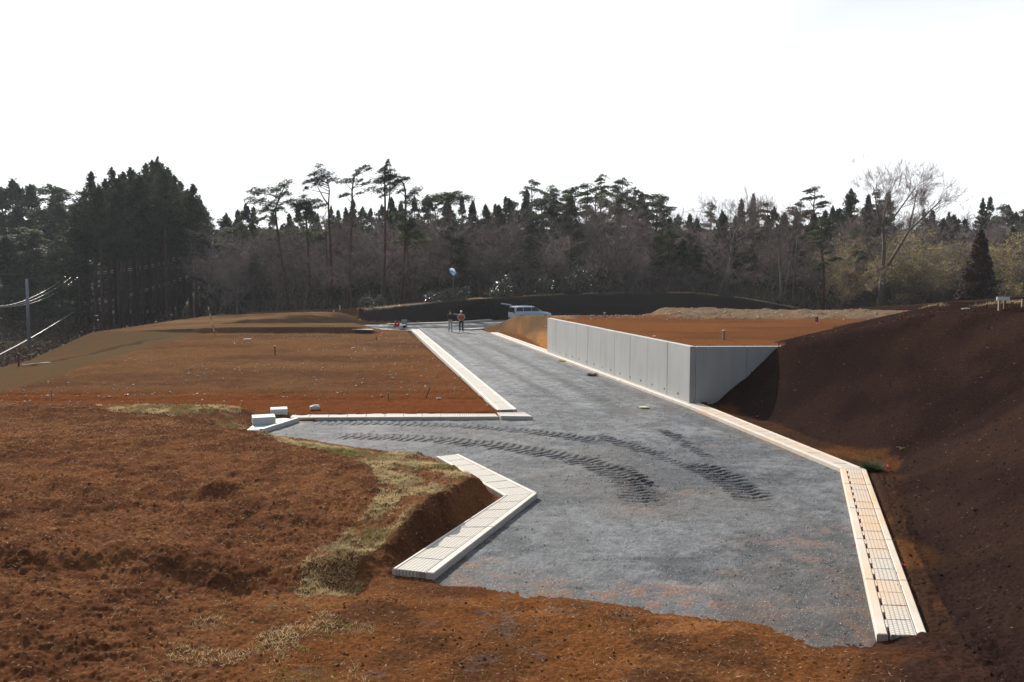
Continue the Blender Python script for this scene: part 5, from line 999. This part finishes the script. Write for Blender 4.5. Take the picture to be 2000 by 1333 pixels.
for sgn in (-1, 1):
    def wp(x, z): f_ = (z - .93) / .54; return (x, sgn * (.80 - .135 * f_ + .0), z)
    for xa, xb, xc, xd in ((-1.88, -1.12, -1.10, -1.78), (-1.06, -.22, -.22, -1.04), (-.16, .80, .28, -.16)):
        mb = MB(); P_ = [wp(xa, .99), wp(xb, .99), wp(xc, 1.38), wp(xd, 1.38)]; O_ = [(a, b + sgn * .012, c_) for a, b, c_ in P_]; mb.add(P_ + O_, [(0, 1, 2, 3), (4, 5, 6, 7), (0, 1, 5, 4), (1, 2, 6, 5), (2, 3, 7, 6), (3, 0, 4, 7)]); mb.build('window', M_glass, car)
    mb = MB(); mb.box((.72, sgn * .93, 1.0), (.12, .18, .12)); mb.build('wing_mirror', M_car, car, bevel=.02)
    mb = MB(); mb.box((-2.06, sgn * .72, .86), (.1, .14, .3)); mb.build('tail_light', M_tail, car, bevel=.01); mb = MB(); mb.box((2.02, sgn * .55, .66), (.14, .26, .13)); mb.build('headlight', M_lamp, car, bevel=.02)
    for wx_ in (-1.3, 1.32):
        wh = MB(); wh.tube([(0, -.1, 0), (0, .1, 0)], .31, 20); o = wh.build('wheel', M_tyre, car, bevel=.02); o.location = (wx_, sgn * .76, .31); rm = MB(); rm.tube([(0, sgn * .102, 0), (0, sgn * .11, 0)], .19, 12); rm.build('rim', M_steel, o)
mb = MB(); mb.add([(1.06, -.66, .985), (1.06, .66, .985), (.56, .60, 1.285), (.56, -.60, 1.285), (.16, .55, 1.46), (.16, -.55, 1.46)], [(0, 1, 2, 3), (3, 2, 4, 5)]); o = mb.build('windscreen', M_glass, car); o.location = (.02, 0, .015)
mb = MB(); mb.box((-2.035, 0, 1.02), (.12, 1.2, .66)); mb.build('boot_shade_panel', M_hole, car)  # dark box, its colour standing in for the unlit boot interior
tg = MB(); tg.add([(-1.95, -.6, 1.50), (-1.95, .6, 1.50), (-2.55, .62, 1.74), (-2.55, -.62, 1.74), (-2.95, .62, 1.78), (-2.95, -.62, 1.78), (-1.95, -.6, 1.44), (-1.95, .6, 1.44), (-2.55, .62, 1.66), (-2.55, -.62, 1.66), (-2.95, .62, 1.70), (-2.95, -.62, 1.70)], [(0, 1, 2, 3), (3, 2, 4, 5), (6, 9, 8, 7), (9, 11, 10, 8), (4, 10, 11, 5), (0, 6, 7, 1), (0, 3, 9, 6), (3, 5, 11, 9), (1, 7, 8, 2), (2, 8, 10, 4)]); tg.build('tailgate', M_car, car, bevel=.01)
mb = MB(); mb.box((0, 0, 0), (.9, .06, .04)); 
for sgn in (-1, 1): mb = MB(); mb.tube([(-1.6, sgn * .6, 1.51), (.0, sgn * .6, 1.53)], .018, 6); mb.build('roof_rail', M_steel, car)

# ------------------------------------------------------------------ people
def skinned(name, verts, edges, mat, parent, sub=1):
    """verts: (x,y,z,rx[,ry]); grows one continuous surface round the joints"""
    me = bpy.data.meshes.new(name); me.from_pydata([v[:3] for v in verts], edges, []); o = bpy.data.objects.new(name, me); COL.objects.link(o)
    sk = o.modifiers.new('skin', 'SKIN'); sk.use_smooth_shade = True
    for i, v in enumerate(verts): me.skin_vertices[0].data[i].radius = (v[3], v[4] if len(v) > 4 else v[3]); me.skin_vertices[0].data[i].use_root = (i == 0)
    sb = o.modifiers.new('sub', 'SUBSURF'); sb.levels = sub; sb.render_levels = sub
    dg = bpy.context.evaluated_depsgraph_get(); nm = bpy.data.meshes.new_from_object(o.evaluated_get(dg)); o.modifiers.clear(); o.data = nm; nm.materials.clear(); nm.materials.append(mat)
    nm.polygons.foreach_set('use_smooth', [True] * len(nm.polygons)); o.parent = parent; nm.name = name; return o
def person(label, u, v, arms, jacket, trouser, rz_, height_m=1.70, cap=None, vest=None, hair=None):
    p = at(u, v, 0.0); ro = empty('person', p, rz_); tag(ro, label, 'person', 'people standing on the lane'); ro.scale = (height_m / 1.72,) * 3
    M_skin = simple('skin', (.45, .26, .18), .6, .05)
    # faces -Y. body
    vs = [(0, 0, .98, .13, .10), (0, 0, 1.15, .12, .09), (0, 0, 1.32, .15, .10), (0, 0, 1.42, .12, .08), (0, 0, 1.49, .05), (0, -.01, 1.56, .055, .065), (0, -.015, 1.63, .075, .09), (0, 0, 1.69, .06, .075), (0, -.105, 1.605, .014)]
    ed = [(0, 1), (1, 2), (2, 3), (3, 4), (4, 5), (5, 6), (6, 7), (5, 8)]; cu = []
    for s_, (sh, el, wr_, hd) in zip((-1, 1), arms):
        i = len(vs); vs += [(s_ * .19, 0, 1.41, .055), el + (.042,), wr_ + (.03,)]; ed += [(3, i), (i, i + 1), (i + 1, i + 2)]
        W = Vector(wr_); E = Vector(el); dv = (W - E).normalized(); side = dv.cross(Vector((0, 0, 1))).normalized() if abs(dv.z) < .9 else Vector((0, -1, 0)); palm = W + dv * .06; j = len(vs); vs.append(tuple(palm) + (.036, .018)); ed.append((i + 2, j))
        for f_, l in ((-1.5, .065), (-.5, .078), (.5, .074), (1.5, .058)):
            b = palm + dv * .035 + side * f_ * .019; c_ = b + dv * l * .5; e_ = c_ + dv * l * .35 + hd * l * .35; k = len(vs); vs += [tuple(b) + (.009,), tuple(c_) + (.0085,), tuple(e_) + (.0075,)]; ed += [(j, k), (k, k + 1), (k + 1, k + 2)]
        th = W + dv * .03 - side * .04; k = len(vs); vs += [tuple(th) + (.011,), tuple(th + dv * .03 - side * .012 + hd * .01) + (.009,)]; ed += [(j, k), (k, k + 1)]
        cu.append((el, wr_))
    legs = []
    for s_ in (-1, 1):
        i = len(vs); L_ = [(s_ * .10, 0, .90, .085), (s_ * .115, -.015, .50, .06), (s_ * .13, .02, .09, .042), (s_ * .14, -.06, .035, .04, .03), (s_ * .145, -.14, .03, .035, .022)]; vs += L_; ed += [(0, i), (i, i + 1), (i + 1, i + 2), (i + 2, i + 3), (i + 3, i + 4)]; legs.append(L_)
    skinned('body', vs, ed, M_skin, ro)
    jv = [(0, 0, .93, .165, .125), (0, 0, 1.13, .15, .115), (0, 0, 1.32, .175, .125), (0, 0, 1.43, .13, .10), (0, 0, 1.475, .075, .07)]; je = [(0, 1), (1, 2), (2, 3), (3, 4)]
    for s_, (el, wr_) in zip((-1, 1), cu):
        i = len(jv); W = Vector(el).lerp(Vector(wr_), .92); jv += [(s_ * .19, 0, 1.405, .075), el + (.058,), tuple(W) + (.045,)]; je += [(3, i), (i, i + 1), (i + 1, i + 2)]
    skinned('jacket', jv, je, jacket, ro)
    if vest: skinned('vest', [(0, -.01, .97, .172, .135), (0, -.01, 1.13, .158, .128), (0, -.01, 1.30, .165, .135), (0, -.005, 1.38, .13, .115)], [(0, 1), (1, 2), (2, 3)], vest, ro)
    tv = [(0, 0, .96, .150, .115)]; te = []
    for L_ in legs:
        i = len(tv); tv += [(L_[0][0], 0, .86, .105), (L_[1][0], -.015, .50, .075), (L_[2][0], .015, .10, .062)]; te += [(0, i), (i, i + 1), (i + 1, i + 2)]
    skinned('trousers', tv, te, trouser, ro); M_sh = simple('dark_shoes', (.03, .03, .03), .6)
    for L_ in legs: skinned('shoe', [(L_[2][0], .05, .05, .045), (L_[3][0], -.06, .045, .05, .04), (L_[4][0], -.15, .035, .042, .03)], [(0, 1), (1, 2)], M_sh, ro)
    hm_ = MB(); hm_.ball((0, .012, 1.66), .098, 12, 8, (.93, 1.08, .95)); hm_.build('cap' if cap else 'hair', cap or hair, ro, True)
    if cap: mb = MB(); mb.box((0, -.12, 1.665), (.13, .10, .015), 0, 0, .15); mb.build('cap_peak', cap, ro, bevel=.005)
    for s_ in (-1, 1): mb = MB(); mb.ball((s_ * .03, -.098, 1.635), .010, 6, 4); mb.build('eye', M_hole, ro)
    return ro
dn = Vector((0, -.3, -.9)).normalized()
M_navy = simple('navy_cloth', (.018, .022, .05), .9); M_khaki = simple('pale_trousers', (.50, .48, .46), .9); M_greyc = simple('grey_cloth', (.33, .34, .36), .9); M_redv = simple('red_vest_cloth', (.62, .05, .025), .8); M_blackc = simple('black_cloth', (.015, .015, .02), .9); M_hair = simple('black_hair', (.015, .012, .01), .7)
pa = person('person in navy jacket and pale trousers, arm stretched out to the right', 879.5, 648.5, (((0, 0, 0), (-.26, -.03, 1.14), (-.22, -.16, .93), dn), ((0, 0, 0), (.30, -.22, 1.36), (.42, -.46, 1.40), dn)), M_navy, M_khaki, R(28), 1.70, hair=M_hair)
pb_ = person('person in white cap, red vest over grey sleeves and black trousers', 901, 649, (((0, 0, 0), (-.29, .03, 1.16), (-.20, -.17, 1.06), dn), ((0, 0, 0), (.29, .03, 1.16), (.20, -.17, 1.06), dn)), M_greyc, M_blackc, R(-4), 1.72, cap=M_white, vest=M_redv)
pc = MB(); pc.box((0, 0, 0), (.30, .21, .008), .2, .1); o = pc.build('paper_sheet', M_white); o.location = at(890, 648.5, 0) + Vector((.02, -.35, 1.46)); tag(o, 'white sheet held out by the person in navy', 'paper sheet')

# ------------------------------------------------------------------ thin haze
hx0, hx1, hy0, hy1, hz0, hz1 = -760, 760, -30, 420, -14, 60
mb = MB(); mb.box(((hx0 + hx1) / 2, (hy0 + hy1) / 2, (hz0 + hz1) / 2), (hx1 - hx0, hy1 - hy0, hz1 - hz0)); mh = bpy.data.materials.new('haze'); mh.use_nodes = True; N = mh.node_tree.nodes; N.clear(); o_ = N.new('ShaderNodeOutputMaterial'); pv = N.new('ShaderNodeVolumePrincipled')
pv.inputs['Color'].default_value = (.86, .93, 1, 1); pv.inputs['Density'].default_value = .00022; pv.inputs['Anisotropy'].default_value = .2; mh.node_tree.links.new(pv.outputs[0], o_.inputs['Volume']); o = mb.build('haze', mh); tag(o, 'thin pale haze in the air', 'haze', kind='stuff')
r = np.random.default_rng(303)
x = r.uniform(4.5, 9.5, 6000); y = r.uniform(10, 29, 6000); sd_ = sdist(x, y, ROAD); k = (sd_ > .42) & (sd_ < .72) & (x > 4.8) & (vn(x * 2, y * 2, 5) > .4); x, y = x[k], y[k]
M_spill = simple('spilled_soil', (.20, .09, .035), .95, .4, 5, spec=0)
O = np.array([[1, 0, 0], [-.5, .87, 0], [-.5, -.87, 0], [0, 0, .7]]); n = len(x); sz = .004 + .014 * r.uniform(0, 1, n) ** 2; V = O[None] * sz[:, None, None] * r.uniform(.6, 1.3, (n, 4, 1)) + np.stack([x, y, np.full(n, .095)], 1)[:, None, :]
o = npmesh('spilled_soil', V.reshape(-1, 3), (np.array([[0, 1, 3], [1, 2, 3], [2, 0, 3]])[None] + 4 * np.arange(n)[:, None, None]).reshape(-1, 3), M_spill); tag(o, 'orange soil crumbs spilled on the outer rim of the right gutters', 'soil', kind='stuff')
